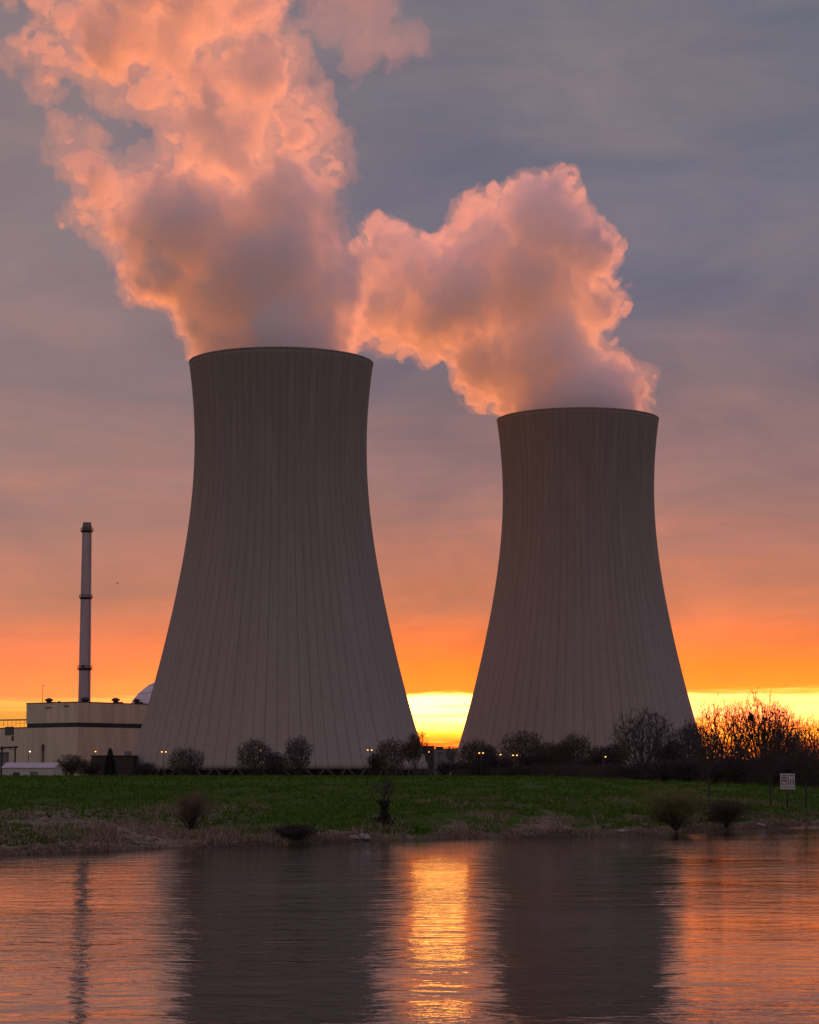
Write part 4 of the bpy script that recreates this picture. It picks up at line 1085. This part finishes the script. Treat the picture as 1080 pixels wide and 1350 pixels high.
# lamps
def lamp(px, py, D, label, heads=1, lit=True, white=False, grp='lit lamp posts of the plant'):
    c_ = at(px, py, D); g0 = tz(c_.x, D); h_ = c_.z - g0
    t = empty('lamp_post', (c_.x, D, g0)); tag(t, label, 'lamp post', grp)
    mb = MB(); mb.tube([(0, 0, -.2), (0, 0, h_ * .5), (0, 0, h_ + .1)], [.13, .10, .07], 8); mb.build('pole', m_dark, t)
    for k in range(heads):
        sx = (-1, 1)[k] if heads == 2 else 1
        e = .62 * D / 740 if heads == 2 else .35
        mb = MB(); mb.tube([(0, 0, h_ + .05), (sx * e * .5, -.1, h_ + .22), (sx * e, -.12, h_ + .22)], .05, 6); ar = mb.build('arm', m_dark, t)
        mb = MB(); mb.lathe([(.02, .30), (.20, .26), (.38, .10), (.36, .06), (.02, .06)], 14, (sx * e, -.15, h_ + .02)); hd = mb.build('lamp_head', m_dark, t)
        if lit:
            r_ = .23 * D / 740
            mb = MB(); mb.lathe([(.01, -r_), (r_ * .7, -r_ * .7), (r_, 0), (r_ * .8, r_ * .25), (.01, r_ * .3)], 12, (sx * e, -.15, h_ - .02)); mb.build('bulb', m_lampw if white else m_lamp, hd)
    return t
lamp(38, 990.5, 720, 'single lit lamp post standing over the white shed', white=True)
lamp(124.5, 990.5, 730, 'single lit lamp post before the right wall of the beige hall')
lamp(216, 991, 720, 'twin headed lit lamp post right of the shrub at the larger tower left foot', 2)
lamp(341.5, 989.5, 706, 'single lit lamp glowing inside a round bare tree')
lamp(487.5, 988.5, 700, 'twin headed lit lamp post before the right part of the larger tower', 2)
lamp(564, 991, 760, 'single lit lamp before the small grey block in the gap')
lamp(634.5, 992.5, 532, 'twin headed lit lamp at the bare tree at the right tower left foot', 2)
lamp(658, 994.5, 535, 'single orange lit lamp between the bare trees of the right tower')
lamp(679, 995.5, 528, 'twin headed lit lamp at the tall twiggy tree of the right tower', 2)
lamp(796, 997.5, 448, 'orange lit lamp standing at the dark thicket before the right tower')
lamp(821.5, 1030, 440, 'tiny white light at the dark shed behind the trees', white=True)
t = lamp(579.5, 987, 720, 'tall unlit floodlight mast silhouetted in the sunset gap', lit=False, grp='unlit masts of the plant')
mb = MB(); c_ = at(579.5, 987, 720); h_ = c_.z - tz(c_.x, 720); mb.box((0, -.1, h_ + .1), (2.4, .7, 1.0)); mb.box((0, -.1, h_ - 1.6), (1.2, .5, .5)); mb.build('floodlight', m_dark, t)
lamp(54.5, 984.5, 850, 'unlit dark lamp post before the left wall of the beige hall', lit=False, grp='unlit masts of the plant')

# river sign
g = ground_at(1038.5, 1065); ks = g.y / F
t = empty('river_sign', (g.x, g.y, g.z - .02)); tag(t, 'white square river sign with black marks on a dark post', 'sign')
zc_ = z_at(1040, 1030, g.y) - g.z; bw = 19.0 * ks; bh = 20.5 * ks
m_sign = basic('sign_white', (.62, .60, .58), .6, .1, 2.0); m_blk = basic('sign_black', (.02, .02, .022), .6, .1, 2.0)
mb = MB(); mb.tube([(0, .08, -.3), (0, .08, zc_ + bh * .4)], .075, 8); mb.build('post', m_dark, t)
mb = MB(); mb.box((.05, 0, zc_), (bw, .06, bh)); bo = mb.build('board', m_sign, t, bevel=.012)
U = bw / 19
def sbar(mb, x0_, x1_, y0_, y1_): mb.box((.05 + (x0_ + x1_) / 2 * U, -.040, zc_ + (y0_ + y1_) / 2 * U), ((x1_ - x0_) * U, .012, (y1_ - y0_) * U))
mb = MB()
sbar(mb, -8, -1.6, 5.2, 6.2); sbar(mb, -8, -7, -4.2, 5.2); sbar(mb, -2.6, -1.6, -4.2, 5.2); sbar(mb, -7, -2.6, .2, 1.3); sbar(mb, -5.3, -4.3, 1.3, 5.2); sbar(mb, -7, -2.6, -5.0, -4.2)
mb.build('symbol', m_blk, bo)
mb = MB(); sbar(mb, .2, 1.2, -4.6, 5.6); mb.build('symbol', m_blk, bo)
mb = MB(); sbar(mb, 3.2, 4.3, -4.6, 1.6); sbar(mb, 6.8, 7.9, -4.6, 1.6); sbar(mb, 3.7, 7.4, 1.6, 2.6); mb.build('symbol', m_blk, bo)
mb = MB(); sbar(mb, -8, -.8, 7.4, 8.2); sbar(mb, 1.2, 8, 7.2, 8.0); mb.build('lettering', m_blk, bo)
mb = MB(); sbar(mb, -8, -2.0, -7.6, -6.8); sbar(mb, -.6, 8, -7.6, -6.8); mb.build('lettering', m_blk, bo)
